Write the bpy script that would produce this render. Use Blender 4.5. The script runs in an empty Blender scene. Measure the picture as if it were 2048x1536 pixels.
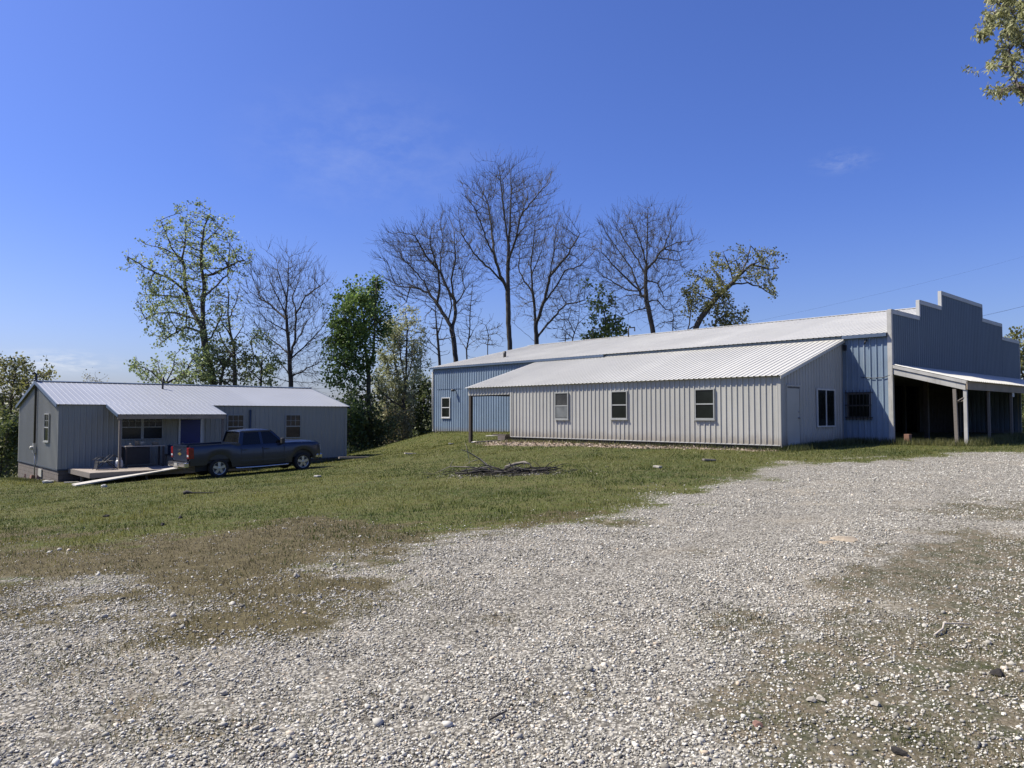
import bpy, bmesh, math, random
import numpy as np
from mathutils import Vector

R = math.radians
scene = bpy.context.scene
col = scene.collection

# ------------------------------------------------------------------ camera
CAM_Z, FPX, PITCH = 1.6, 1480.0, R(2.32)
cam_d = bpy.data.cameras.new("Camera")
cam = bpy.data.objects.new("Camera", cam_d)
col.objects.link(cam)
cam.location = (0, 0, CAM_Z)
cam.rotation_euler = (R(90) + PITCH, 0, 0)
cam_d.sensor_width = 36
cam_d.lens = 36 * FPX / 2048
cam_d.clip_end = 5000
scene.camera = cam

# ------------------------------------------------------------------ sun, sky, exposure
SUN_DIR = Vector((-1.549, 0.202, 2.03)).normalized()      # towards the sun
SUN_EL = math.asin(SUN_DIR.z)
SUN_AZ = math.atan2(SUN_DIR.x, SUN_DIR.y)                  # from +Y, clockwise positive
sl = bpy.data.lights.new("Sun", 'SUN')
sl.energy = 5.0
sl.angle = R(0.5)
sl.color = (1.0, 0.93, 0.79)
so = bpy.data.objects.new("Sun", sl)
col.objects.link(so)
so.location = (-30, 10, 50)
so.rotation_euler = (-SUN_DIR).to_track_quat('-Z', 'Y').to_euler()

world = bpy.data.worlds.new("World")
scene.world = world
world.use_nodes = True
wn = world.node_tree
for n in list(wn.nodes):
    wn.nodes.remove(n)
w_out = wn.nodes.new('ShaderNodeOutputWorld')
w_bg = wn.nodes.new('ShaderNodeBackground')
sky = wn.nodes.new('ShaderNodeTexSky')
sky.sky_type = 'NISHITA'
sky.sun_disc = False
sky.sun_elevation = SUN_EL
sky.sun_rotation = SUN_AZ
sky.altitude = 300
sky.air_density = 1.0
sky.dust_density = 1.7
sky.ozone_density = 2.0
w_bg.inputs['Strength'].default_value = 0.057
# thin wisps of cloud
tc = wn.nodes.new('ShaderNodeTexCoord')
def sky_wisp(prev, d, radius, stretch, amount, seed):
    d = Vector(d).normalized()
    sub = wn.nodes.new('ShaderNodeVectorMath'); sub.operation = 'SUBTRACT'
    wn.links.new(tc.outputs['Generated'], sub.inputs[0]); sub.inputs[1].default_value = d
    mp = wn.nodes.new('ShaderNodeMapping'); mp.inputs['Scale'].default_value = stretch
    mp.inputs['Rotation'].default_value = (0, R(seed * 3.0), 0)
    wn.links.new(sub.outputs[0], mp.inputs[0])
    ln = wn.nodes.new('ShaderNodeVectorMath'); ln.operation = 'LENGTH'
    wn.links.new(mp.outputs[0], ln.inputs[0])
    mr = wn.nodes.new('ShaderNodeMapRange'); mr.interpolation_type = 'SMOOTHSTEP'
    mr.inputs['From Min'].default_value = radius; mr.inputs['From Max'].default_value = 0
    wn.links.new(ln.outputs['Value'], mr.inputs['Value'])
    nz = wn.nodes.new('ShaderNodeTexNoise'); nz.inputs['Scale'].default_value = 9.0 / radius * 0.35
    nz.inputs['Detail'].default_value = 6; nz.inputs['Roughness'].default_value = 0.65
    wn.links.new(mp.outputs[0], nz.inputs['Vector'])
    m2 = wn.nodes.new('ShaderNodeMapRange')
    m2.inputs['From Min'].default_value = 0.4; m2.inputs['From Max'].default_value = 0.8
    wn.links.new(nz.outputs['Fac'], m2.inputs['Value'])
    mul = wn.nodes.new('ShaderNodeMath'); mul.operation = 'MULTIPLY'
    wn.links.new(mr.outputs[0], mul.inputs[0]); wn.links.new(m2.outputs[0], mul.inputs[1])
    mu2 = wn.nodes.new('ShaderNodeMath'); mu2.operation = 'MULTIPLY'; mu2.inputs[1].default_value = amount
    wn.links.new(mul.outputs[0], mu2.inputs[0])
    mx = wn.nodes.new('ShaderNodeMix'); mx.data_type = 'RGBA'
    wn.links.new(mu2.outputs[0], mx.inputs['Factor'])
    wn.links.new(prev, mx.inputs['A']); mx.inputs['B'].default_value = (9.0, 9.4, 10.0, 1)
    return mx.outputs['Result']
hs = wn.nodes.new('ShaderNodeMix'); hs.data_type = 'RGBA'; hs.blend_type = 'MULTIPLY'
hs.inputs['Factor'].default_value = 1.0
sx0 = wn.nodes.new('ShaderNodeSeparateXYZ'); wn.links.new(tc.outputs['Generated'], sx0.inputs[0])
hz0 = wn.nodes.new('ShaderNodeMapRange'); hz0.interpolation_type = 'SMOOTHSTEP'
hz0.inputs['From Min'].default_value = 0.30; hz0.inputs['From Max'].default_value = 0.0
wn.links.new(sx0.outputs['Z'], hz0.inputs['Value'])
tint = wn.nodes.new('ShaderNodeMix'); tint.data_type = 'RGBA'
tint.inputs['A'].default_value = (0.72, 0.93, 1.72, 1); tint.inputs['B'].default_value = (1.04, 1.12, 1.58, 1)
wn.links.new(hz0.outputs[0], tint.inputs['Factor'])
wn.links.new(tint.outputs['Result'], hs.inputs['B'])
wn.links.new(sky.outputs[0], hs.inputs['A'])
sk = hs.outputs['Result']
sk = sky_wisp(sk, (0.4534, 1.0, 0.345), 0.05, (1.0, 1.0, 2.6), 0.15, 3)
sk = sky_wisp(sk, (-0.624, 1.0, 0.070), 0.10, (1.0, 1.0, 5.0), 1.0, 0)
sk = sky_wisp(sk, (-0.20, 1.0, 0.36), 0.22, (1.0, 1.0, 2.0), 0.13, -6)
wn.links.new(sk, w_bg.inputs['Color'])
wn.links.new(w_bg.outputs[0], w_out.inputs[0])

scene.view_settings.view_transform = 'Standard'
scene.view_settings.look = 'None'
scene.view_settings.exposure = 0.75
scene.view_settings.gamma = 1.0
scene.render.engine = 'CYCLES'
scene.cycles.max_bounces = 6
scene.cycles.transparent_max_bounces = 6
scene.cycles.use_denoising = True

# ------------------------------------------------------------------ helpers
ROT = R(42.8)                      # both buildings stand on the same grid, turned by this angle
CR, SR = math.cos(ROT), math.sin(ROT)
def b2w(x, y):                     # building grid -> world
    return (x * CR - y * SR, x * SR + y * CR)
def w2b(X, Y):
    return (X * CR + Y * SR, -X * SR + Y * CR)
CP, SP = math.cos(PITCH), math.sin(PITCH)
def at(px, py, Y):                 # point at world depth Y on the sight line through a photo position
    a, b = (px - 1024) / FPX, (768 - py) / FPX
    dy, dz = CP - b * SP, SP + b * CP
    k = Y / dy
    return Vector((a * k, Y, CAM_Z + dz * k))

def tag(o, label=None, cat=None, group=None, kind=None):
    if label: o['label'] = label
    if cat: o['category'] = cat
    if group: o['group'] = group
    if kind: o['kind'] = kind
    return o
ORIG = {}
def empty(name, loc, rot=0.0, pitch=0.0):
    o = bpy.data.objects.new(name, None)
    o.empty_display_size = 0.3
    col.objects.link(o)
    o.location = loc
    o.rotation_euler = (0, pitch, rot)
    return o
def bthing(name, x, y, z, label, cat, group=None, extra=0.0):
    """Empty standing on the building grid; its parts are modelled in grid coordinates."""
    X, Y = b2w(x, y)
    o = empty(name, (X, Y, z), ROT)
    ORIG[o] = Vector((x, y, z))
    return tag(o, label, cat, group)

class MB:
    def __init__(s):
        s.v, s.f, s.sm = [], [], []
    def add(s, vs, fs, smooth=False):
        n = len(s.v)
        s.v += [tuple(p) for p in vs]
        s.f += [tuple(i + n for i in f) for f in fs]
        s.sm += [smooth] * len(fs)
        return s
    def box(s, o, A, B, C):
        o, A, B, C = Vector(o), Vector(A), Vector(B), Vector(C)
        vs = [o, o + A, o + A + B, o + B, o + C, o + A + C, o + A + B + C, o + B + C]
        fs = [(0, 3, 2, 1), (4, 5, 6, 7), (0, 1, 5, 4), (1, 2, 6, 5), (2, 3, 7, 6), (3, 0, 4, 7)]
        if A.cross(B).dot(C) < 0:
            fs = [f[::-1] for f in fs]
        return s.add(vs, fs)
    def bx(s, x0, x1, y0, y1, z0, z1):
        return s.box((x0, y0, z0), (x1 - x0, 0, 0), (0, y1 - y0, 0), (0, 0, z1 - z0))
    def tube(s, pts, rad, k=8, cap=True, smooth=True):
        pts = [Vector(p) for p in pts]
        if not isinstance(rad, (list, tuple)): rad = [rad] * len(pts)
        vs, fs = [], []
        prev = None
        for i, p in enumerate(pts):
            d = (pts[min(i + 1, len(pts) - 1)] - pts[max(i - 1, 0)]).normalized()
            if prev is None:
                a = d.orthogonal().normalized()
            else:
                a = (prev - d * prev.dot(d))
                a = a.normalized() if a.length > 1e-5 else d.orthogonal().normalized()
            prev = a
            b = d.cross(a)
            for j in range(k):
                t = 2 * math.pi * j / k
                vs.append(p + (a * math.cos(t) + b * math.sin(t)) * rad[i])
        for i in range(len(pts) - 1):
            for j in range(k):
                j2 = (j + 1) % k
                fs.append((i * k + j, i * k + j2, (i + 1) * k + j2, (i + 1) * k + j))
        s.add(vs, fs, smooth)
        if cap:
            n = len(s.v) - len(vs)
            s.f.append(tuple(n + j for j in range(k))[::-1]); s.sm.append(False)
            m = n + (len(pts) - 1) * k
            s.f.append(tuple(m + j for j in range(k))); s.sm.append(False)
        return s
    def lathe(s, o, axis, prof, k=20, smooth=True):
        """prof: list of (distance along axis, radius)"""
        o, axis = Vector(o), Vector(axis).normalized()
        a = axis.orthogonal().normalized(); b = axis.cross(a)
        vs, fs = [], []
        for h, r in prof:
            for j in range(k):
                t = 2 * math.pi * j / k
                vs.append(o + axis * h + (a * math.cos(t) + b * math.sin(t)) * r)
        for i in range(len(prof) - 1):
            for j in range(k):
                j2 = (j + 1) % k
                fs.append((i * k + j, i * k + j2, (i + 1) * k + j2, (i + 1) * k + j))
        return s.add(vs, fs, smooth)
    def prism(s, poly, axis):
        """closed polygon of 3-D points swept by the vector axis (planar polygon)"""
        axis = Vector(axis)
        p = [Vector(q) for q in poly]; n = len(p)
        nrm = Vector((0, 0, 0))
        for i in range(n):
            nrm += p[i].cross(p[(i + 1) % n])
        if nrm.dot(axis) > 0: p = p[::-1]
        vs = p + [q + axis for q in p]
        fs = [tuple(range(n)), tuple(range(2 * n - 1, n - 1, -1))]
        for i in range(n):
            j = (i + 1) % n
            fs.append((j, i, i + n, j + n))
        return s.add(vs, fs)
    def ribs(s, o, A, L, B, ln, N, pitch=0.2286, h=0.033, w0=0.040, w1=0.018, kinks=(), lo=None, start=0.1, minor=True):
        """ribbed metal sheet: ribs run along B, repeat along A; ln(d) is the sheet length at distance d"""
        o, A, B, N = Vector(o), Vector(A).normalized(), Vector(B).normalized(), Vector(N).normalized()
        pr = [(0, 0), (L, 0)] + [(k, 0) for k in kinks]
        c = start
        while c < L - 0.04:
            pr += [(c - w0, 0), (c - w1, h), (c + w1, h), (c + w0, 0)]
            if minor and c + pitch < L:
                for q in (0.37, 0.63):
                    m = c + pitch * q
                    pr += [(m - 0.011, 0), (m, 0.0035), (m + 0.011, 0)]
            c += pitch
        pr = sorted(set(p for p in pr if -1e-6 <= p[0] <= L + 1e-6))
        vs, fs = [], []
        for d, e in pr:
            q = o + A * d + N * e
            vs.append(q + B * (lo(d) if lo else 0)); vs.append(q + B * (ln(d) if callable(ln) else ln))
        flip = A.cross(B).dot(N) < 0
        for i in range(len(pr) - 1):
            f = (2 * i, 2 * i + 2, 2 * i + 3, 2 * i + 1)
            fs.append(f[::-1] if flip else f)
        return s.add(vs, fs)
    def build(s, name, mat, parent=None, off=None, bevel=0.0, recalc=False):
        root = parent
        while root is not None and root not in ORIG and root.parent is not None:
            root = root.parent
        if off is None:
            off = ORIG.get(root, Vector((0, 0, 0)))
        off = Vector(off)
        me = bpy.data.meshes.new(name)
        me.from_pydata([(p[0] - off[0], p[1] - off[1], p[2] - off[2]) for p in s.v], [], s.f)
        me.polygons.foreach_set('use_smooth', s.sm)
        me.materials.append(mat)
        if bevel > 0 or recalc:
            bm = bmesh.new(); bm.from_mesh(me)
            bmesh.ops.recalc_face_normals(bm, faces=bm.faces)
            bm.to_mesh(me); bm.free()
        me.update()
        ob = bpy.data.objects.new(name, me)
        col.objects.link(ob)
        if parent is not None: ob.parent = parent
        if bevel > 0:
            m = ob.modifiers.new('bevel', 'BEVEL'); m.width = bevel; m.segments = 2; m.limit_method = 'ANGLE'; m.angle_limit = R(35)
        return ob

def fast_mesh(name, V, F, mat, parent=None, attr=None, smooth=False):
    """numpy verts (n,3) and faces (m,k) -> object; attr = dict name -> per-vertex float"""
    V = np.ascontiguousarray(V, dtype=np.float32); F = np.ascontiguousarray(F, dtype=np.int32)
    me = bpy.data.meshes.new(name)
    me.vertices.add(len(V)); me.vertices.foreach_set('co', V.ravel())
    m, k = F.shape
    me.loops.add(m * k); me.loops.foreach_set('vertex_index', F.ravel())
    me.polygons.add(m)
    me.polygons.foreach_set('loop_start', np.arange(0, m * k, k, dtype=np.int32))
    if smooth: me.polygons.foreach_set('use_smooth', np.ones(m, dtype=bool))
    me.update(calc_edges=True)
    for nme, val in (attr or {}).items():
        a = me.attributes.new(nme, 'FLOAT', 'POINT')
        a.data.foreach_set('value', np.ascontiguousarray(val, dtype=np.float32))
    me.materials.append(mat)
    ob = bpy.data.objects.new(name, me)
    col.objects.link(ob)
    if parent is not None: ob.parent = parent
    return ob

# ------------------------------------------------------------------ materials
def _new(name):
    m = bpy.data.materials.new(name); m.use_nodes = True
    nt = m.node_tree
    b = nt.nodes['Principled BSDF']
    return m, nt, b
def ramp(nt, fac, stops):
    r = nt.nodes.new('ShaderNodeValToRGB')
    el = r.color_ramp.elements
    while len(el) < len(stops): el.new(0.5)
    for e, (p, c) in zip(el, stops):
        e.position = p; e.color = (*c, 1) if len(c) == 3 else c
    nt.links.new(fac, r.inputs[0])
    return r.outputs[0]
def noise(nt, scale, detail=4, rough=0.55, vec=None, stretch=None, obj=True):
    if vec is None:
        t = nt.nodes.new('ShaderNodeTexCoord'); vec = t.outputs['Object']
    if stretch:
        mp = nt.nodes.new('ShaderNodeMapping'); mp.inputs['Scale'].default_value = stretch
        nt.links.new(vec, mp.inputs[0]); vec = mp.outputs[0]
    n = nt.nodes.new('ShaderNodeTexNoise')
    n.inputs['Scale'].default_value = scale; n.inputs['Detail'].default_value = detail
    n.inputs['Roughness'].default_value = rough
    nt.links.new(vec, n.inputs['Vector'])
    return n.outputs['Fac']
def mixc(nt, fac, a, b, mode='MIX'):
    m = nt.nodes.new('ShaderNodeMix'); m.data_type = 'RGBA'; m.blend_type = mode
    for s_, v in (('Factor', fac), ('A', a), ('B', b)):
        if isinstance(v, (int, float)): m.inputs[s_].default_value = v
        elif isinstance(v, tuple): m.inputs[s_].default_value = (*v, 1)
        else: nt.links.new(v, m.inputs[s_])
    return m.outputs['Result']
def maprange(nt, v, a, b, c=0.0, d=1.0, smooth=True):
    m = nt.nodes.new('ShaderNodeMapRange')
    if smooth: m.interpolation_type = 'SMOOTHSTEP'
    m.inputs['From Min'].default_value = a; m.inputs['From Max'].default_value = b
    m.inputs['To Min'].default_value = c; m.inputs['To Max'].default_value = d
    nt.links.new(v, m.inputs['Value'])
    return m.outputs[0]
def math_(nt, op, a, b):
    m = nt.nodes.new('ShaderNodeMath'); m.operation = op
    for i, v in enumerate((a, b)):
        if isinstance(v, (int, float)): m.inputs[i].default_value = v
        else: nt.links.new(v, m.inputs[i])
    return m.outputs[0]
def bump(nt, b, h, strength=0.3, dist=0.02):
    n = nt.nodes.new('ShaderNodeBump'); n.inputs['Strength'].default_value = strength
    n.inputs['Distance'].default_value = dist
    nt.links.new(h, n.inputs['Height']); nt.links.new(n.outputs[0], b.inputs['Normal'])

ALB = 0.74
def paint(name, c, var=0.18, rough=0.5, scale=1.2, stain=None, stain_amt=0.5, spec=0.5, metal=0.0, stretch=None, bumpy=0.0, fine=0.0, sheet=None, splash=None):
    m, nt, b = _new(name)
    c = tuple(x * ALB for x in c)
    if stain: stain = tuple(x * ALB for x in stain)
    lo = tuple(x * (1 - var) for x in c); hi = tuple(min(1, x * (1 + var)) for x in c)
    f = noise(nt, scale, 5, 0.6, stretch=stretch)
    c1 = ramp(nt, f, [(0.3, lo), (0.7, hi)])
    if stain:
        f2 = noise(nt, scale * 2.3 + 0.7, 6, 0.65, stretch=(3.0, 3.0, 0.45))
        k = maprange(nt, f2, 0.55, 0.72, 0, stain_amt)
        c1 = mixc(nt, k, c1, stain)
    if fine:
        f3 = noise(nt, 60, 3, 0.7)
        c1 = mixc(nt, maprange(nt, f3, 0.35, 0.65, 0, fine), c1, tuple(x * 0.55 for x in c))
    if sheet:
        t = nt.nodes.new('ShaderNodeTexCoord'); mp = nt.nodes.new('ShaderNodeMapping')
        mp.inputs['Scale'].default_value = tuple(q / 0.914 for q in sheet); mp.inputs['Location'].default_value = (.37, .41, 0)
        nt.links.new(t.outputs['Object'], mp.inputs[0])
        fl = nt.nodes.new('ShaderNodeVectorMath'); fl.operation = 'FLOOR'; nt.links.new(mp.outputs[0], fl.inputs[0])
        wh = nt.nodes.new('ShaderNodeTexWhiteNoise'); wh.noise_dimensions = '3D'; nt.links.new(fl.outputs[0], wh.inputs['Vector'])
        c1 = mixc(nt, maprange(nt, wh.outputs['Value'], 0, 1, 0, .22, False), c1, tuple(x * .62 for x in c))
        # slight oil-canning of the sheet
        bump(nt, b, noise(nt, 1.6, 2, .5), 0.10, 0.05)
    if splash:
        t = nt.nodes.new('ShaderNodeTexCoord'); sx_ = nt.nodes.new('ShaderNodeSeparateXYZ'); nt.links.new(t.outputs['Object'], sx_.inputs[0])
        h_ = math_(nt, 'SUBTRACT', sx_.outputs['Z'], math_(nt, 'MULTIPLY', noise(nt, 3.5, 5, .7), splash[1]))
        c1 = mixc(nt, maprange(nt, h_, splash[0], splash[0] - .45, 0, .6), c1, (.20, .165, .12))
    nt.links.new(c1, b.inputs['Base Color'])
    b.inputs['Roughness'].default_value = rough
    b.inputs['Metallic'].default_value = metal
    b.inputs['Specular IOR Level'].default_value = spec
    if bumpy:
        bump(nt, b, noise(nt, 25, 4), bumpy, 0.01)
    return m
def wood(name, c, var=0.35, rough=0.8):
    c = tuple(x * ALB for x in c)
    m, nt, b = _new(name)
    f = noise(nt, 6, 5, 0.6, stretch=(1, 1, 8))
    f2 = noise(nt, 40, 3, 0.6, stretch=(6, 1, 1))
    g = math_(nt, 'ADD', math_(nt, 'MULTIPLY', f, 0.6), math_(nt, 'MULTIPLY', f2, 0.4))
    nt.links.new(ramp(nt, g, [(0.3, tuple(x * (1 - var) for x in c)), (0.7, tuple(min(1, x * (1 + var)) for x in c))]), b.inputs['Base Color'])
    b.inputs['Roughness'].default_value = rough
    bump(nt, b, f2, 0.25, 0.004)
    return m
def leafmat(name, c1, c2, trans=0.35, rough=0.55):
    m, nt, b = _new(name)
    at_ = nt.nodes.new('ShaderNodeAttribute'); at_.attribute_name = 'var'
    cc = ramp(nt, at_.outputs['Fac'], [(0.0, c1), (1.0, c2)])
    nt.links.new(cc, b.inputs['Base Color'])
    b.inputs['Roughness'].default_value = rough
    tr = nt.nodes.new('ShaderNodeBsdfTranslucent'); nt.links.new(cc, tr.inputs[0])
    mx = nt.nodes.new('ShaderNodeMixShader'); mx.inputs[0].default_value = trans
    out = nt.nodes['Material Output']
    nt.links.new(b.outputs[0], mx.inputs[1]); nt.links.new(tr.outputs[0], mx.inputs[2])
    nt.links.new(mx.outputs[0], out.inputs[0])
    return m

M = {}
M['grey_panel'] = paint('grey_panel', (0.51, 0.502, 0.46), 0.07, 0.45, 0.5, stain=(0.30, 0.28, 0.25), stain_amt=0.25, sheet=(1, 1, 0), splash=(.30, .5))
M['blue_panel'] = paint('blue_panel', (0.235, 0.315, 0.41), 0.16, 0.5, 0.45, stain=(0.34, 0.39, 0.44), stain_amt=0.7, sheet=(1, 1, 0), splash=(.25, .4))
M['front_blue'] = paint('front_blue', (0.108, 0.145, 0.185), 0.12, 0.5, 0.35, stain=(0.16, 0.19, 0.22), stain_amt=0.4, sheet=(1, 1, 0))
M['house_panel'] = paint('house_panel', (0.355, 0.355, 0.32), 0.07, 0.5, 0.4, stain=(0.26, 0.28, 0.29), stain_amt=0.3, sheet=(1, 1, 0))
M['galv_roof'] = paint('galv_roof', (0.65, 0.64, 0.58), 0.07, 0.42, 0.35, stain=(0.50, 0.49, 0.47), stain_amt=0.35, sheet=(0, 1, 0))
M['old_roof'] = paint('old_roof', (0.64, 0.63, 0.57), 0.10, 0.45, 0.3, stain=(0.40, 0.39, 0.37), stain_amt=0.45, sheet=(0, 1, 0))
M['house_roof'] = paint('house_roof', (0.37, 0.39, 0.425), 0.06, 0.42, 0.35, stain=(0.42, 0.43, 0.45), stain_amt=0.3, sheet=(1, 0, 0))
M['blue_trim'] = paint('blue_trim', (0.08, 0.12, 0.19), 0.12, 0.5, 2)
M['dark_trim_and_shade'] = paint('dark_trim_and_shade', (0.06, 0.075, 0.10), 0.2, 0.5, 2)
M['white_trim'] = paint('white_trim', (0.55, 0.55, 0.53), 0.1, 0.55, 1.5, stain=(0.38, 0.35, 0.31), stain_amt=0.5)
M['weathered_white'] = paint('weathered_white', (0.50, 0.49, 0.46), 0.15, 0.75, 2.5, stain=(0.26, 0.23, 0.20), stain_amt=0.7)
M['tan_board'] = paint('tan_board', (0.34, 0.275, 0.20), 0.2, 0.75, 2.0, stain=(0.2, 0.17, 0.14), stain_amt=0.5)
M['sill_and_shade_dark'] = paint('sill_and_shade_dark', (0.045, 0.038, 0.032), 0.3, 0.85, 3)
M['window_frame'] = paint('window_frame', (0.36, 0.37, 0.355), 0.1, 0.45, 4)
M['white_frame'] = paint('white_frame', (0.68, 0.69, 0.68), 0.08, 0.45, 4)
M['dark_frame'] = paint('dark_frame', (0.13, 0.12, 0.11), 0.2, 0.5, 4)
M['door_grey'] = paint('door_grey', (0.52, 0.51, 0.46), 0.07, 0.5, 1.5)
M['door_blue'] = paint('door_blue', (0.012, 0.020, 0.15), 0.15, 0.4, 2)
M['metal'] = paint('metal', (0.40, 0.41, 0.42), 0.15, 0.4, 6, metal=0.6)
M['dark_metal'] = paint('dark_metal', (0.03, 0.03, 0.033), 0.3, 0.5, 6)
M['concrete'] = paint('concrete', (0.22, 0.21, 0.20), 0.2, 0.9, 2, bumpy=0.3)
M['block'] = paint('block', (0.155, 0.13, 0.115), 0.18, 0.95, 3, bumpy=0.5, stain=(0.2, 0.18, 0.165), stain_amt=0.5)
M['old_wood'] = wood('old_wood', (0.20, 0.175, 0.15))
M['deck_wood'] = wood('deck_wood', (0.36, 0.31, 0.26), 0.25)
M['dark_wood'] = wood('dark_wood', (0.07, 0.055, 0.045))
M['pale_wood'] = wood('pale_wood', (0.55, 0.49, 0.41), 0.2)
M['plank'] = wood('plank', (0.58, 0.55, 0.49), 0.18)
M['red_wood'] = wood('red_wood', (0.23, 0.12, 0.08))
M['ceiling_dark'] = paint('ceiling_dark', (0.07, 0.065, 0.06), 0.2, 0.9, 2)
M['white_plastic'] = paint('white_plastic', (0.50, 0.485, 0.43), 0.06, 0.4, 5)
M['tank_white'] = paint('tank_white', (0.62, 0.63, 0.62), 0.08, 0.35, 6, stain=(0.4, 0.33, 0.27), stain_amt=0.4)
M['black'] = paint('black', (0.02, 0.02, 0.021), 0.3, 0.6, 5)
M['navy_plastic'] = paint('navy_plastic', (0.03, 0.05, 0.12), 0.2, 0.5, 5)
M['bark'] = paint('bark', (0.085, 0.072, 0.060), 0.4, 0.95, 5, stretch=(1, 1, 0.25), bumpy=0.6)
M['bark_dark'] = paint('bark_dark', (0.058, 0.052, 0.047), 0.4, 0.95, 5, stretch=(1, 1, 0.25), bumpy=0.6)
M['twig'] = paint('twig', (0.095, 0.078, 0.068), 0.3, 0.9, 3)
M['twig_dark'] = paint('twig_dark', (0.105, 0.100, 0.097), 0.3, 0.9, 3)
M['earth'] = paint('earth', (0.40, 0.33, 0.24), .3, .95, 9, bumpy=.6, fine=.5)
M['stone'] = paint('stone', (0.43, 0.40, 0.34), .15, .9, 8, bumpy=.4)
M['char'] = paint('char', (0.03, 0.026, 0.024), 0.4, 0.95, 8)
M['brick_red'] = paint('brick_red', (0.30, 0.17, 0.13), 0.25, 0.9, 6, bumpy=0.4)
def glass(name, tint, rough=0.06, spec=0.3):
    m, nt, b = _new(name)
    f = noise(nt, 1.7, 3)
    nt.links.new(ramp(nt, f, [(0.35, tuple(x * 0.6 for x in tint)), (0.65, tint)]), b.inputs['Base Color'])
    b.inputs['Roughness'].default_value = rough
    b.inputs['Specular IOR Level'].default_value = spec
    n = noise(nt, 0.9, 2)
    bump(nt, b, n, 0.06, 0.05)
    return m
M['glass'] = glass('glass', (0.012, 0.015, 0.013), 0.12, 0.18)
M['glass_dusty'] = glass('glass_dusty', (0.16, 0.17, 0.17), 0.25)
M['glass_curtain'] = glass('glass_curtain', (0.028, 0.03, 0.032), 0.1)

# ------------------------------------------------------------------ terrain heights
GP = np.array([
 (0, 0, 0), (0, 5, 0), (5, 5, .04), (-5, 5, -.08), (9, 20, .25), (9.45, 26, .34), (14.5, 28, .47), (16, 26, .47), (17, 15, .3),
 (8, 10, .13), (0, 15, -.08), (-5, 15, -.33), (-10, 15, -.62), (-10, 22, -.75), (-11.8, 30, -.94), (-9.1, 32.5, -.83), (-19.5, 32, -1.34), (-17.6, 30.2, -1.27), (-14.5, 31.8, -1.10),
 (-16.6, 28.2, -1.18), (-26, 38.6, -1.75), (-9.3, 41.5, -.93), (-5.2, 49.5, .40), (0, 36.3, .29), (-2.3, 38.9, .12), (-4.2, 43, -.10), (-8.5, 47, -.62),
 (-15, 20, -1.0), (-15, 10, -.7), (-25, 25, -1.6), (-40, 40, -3), (30, 20, .45), (30, 40, .5), (12, 60, 0), (0, 65, -.7), (-15, 60, -1.8),
 (-30, 60, -3), (20, 0, .2), (-20, 0, -.6), (3, 22, .1), (-3, 28, -.28), (3, 30, .27), (0, -15, .1), (4.5, 31.3, .31), (-10, 50, -.9), (45, 30, .4)], dtype=float)
def _tps_fit(P, lam=0.02):
    n = len(P)
    d = np.sqrt(((P[:, None, :2] - P[None, :, :2]) ** 2).sum(-1)) / 10
    K = np.where(d > 0, d * d * np.log(np.maximum(d, 1e-9)), 0) + lam * np.eye(n)
    Q = np.c_[np.ones(n), P[:, :2] / 10]
    A = np.block([[K, Q], [Q.T, np.zeros((3, 3))]])
    return np.linalg.solve(A, np.r_[P[:, 2], 0, 0, 0])
_W = _tps_fit(GP)
def ground_z(X, Y):
    X = np.asarray(X, float); Y = np.asarray(Y, float); sh = np.broadcast(X, Y).shape
    x = np.broadcast_to(X, sh).ravel(); y = np.broadcast_to(Y, sh).ravel()
    xc, yc = np.clip(x, -42, 46), np.clip(y, -15, 66)
    d = np.sqrt((xc[:, None] - GP[None, :, 0]) ** 2 + (yc[:, None] - GP[None, :, 1]) ** 2) / 10
    K = np.where(d > 0, d * d * np.log(np.maximum(d, 1e-9)), 0)
    z = K @ _W[:len(GP)] + _W[-3] + _W[-2] * xc / 10 + _W[-1] * yc / 10
    out = np.hypot(x - xc, y - yc)
    z = z - 7.0 * (1 - np.exp(-out / 60.0))
    return z.reshape(sh)
def gz(x, y):
    return float(ground_z(x, y))
def on_ground(px, py):
    """where the sight line through a photo position meets the terrain"""
    lo = 2.0
    prev = None
    for Y in np.arange(2.0, 75, 0.25):
        p = at(px, py, Y)
        e = p.z - gz(p.x, Y)
        if e <= 0:
            if prev is None: return p
            Y0, e0 = prev
            t = e0 / (e0 - e)
            q = at(px, py, Y0 + (Y - Y0) * t)
            return q
        prev = (Y, e)
    return at(px, py, 60)

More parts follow.
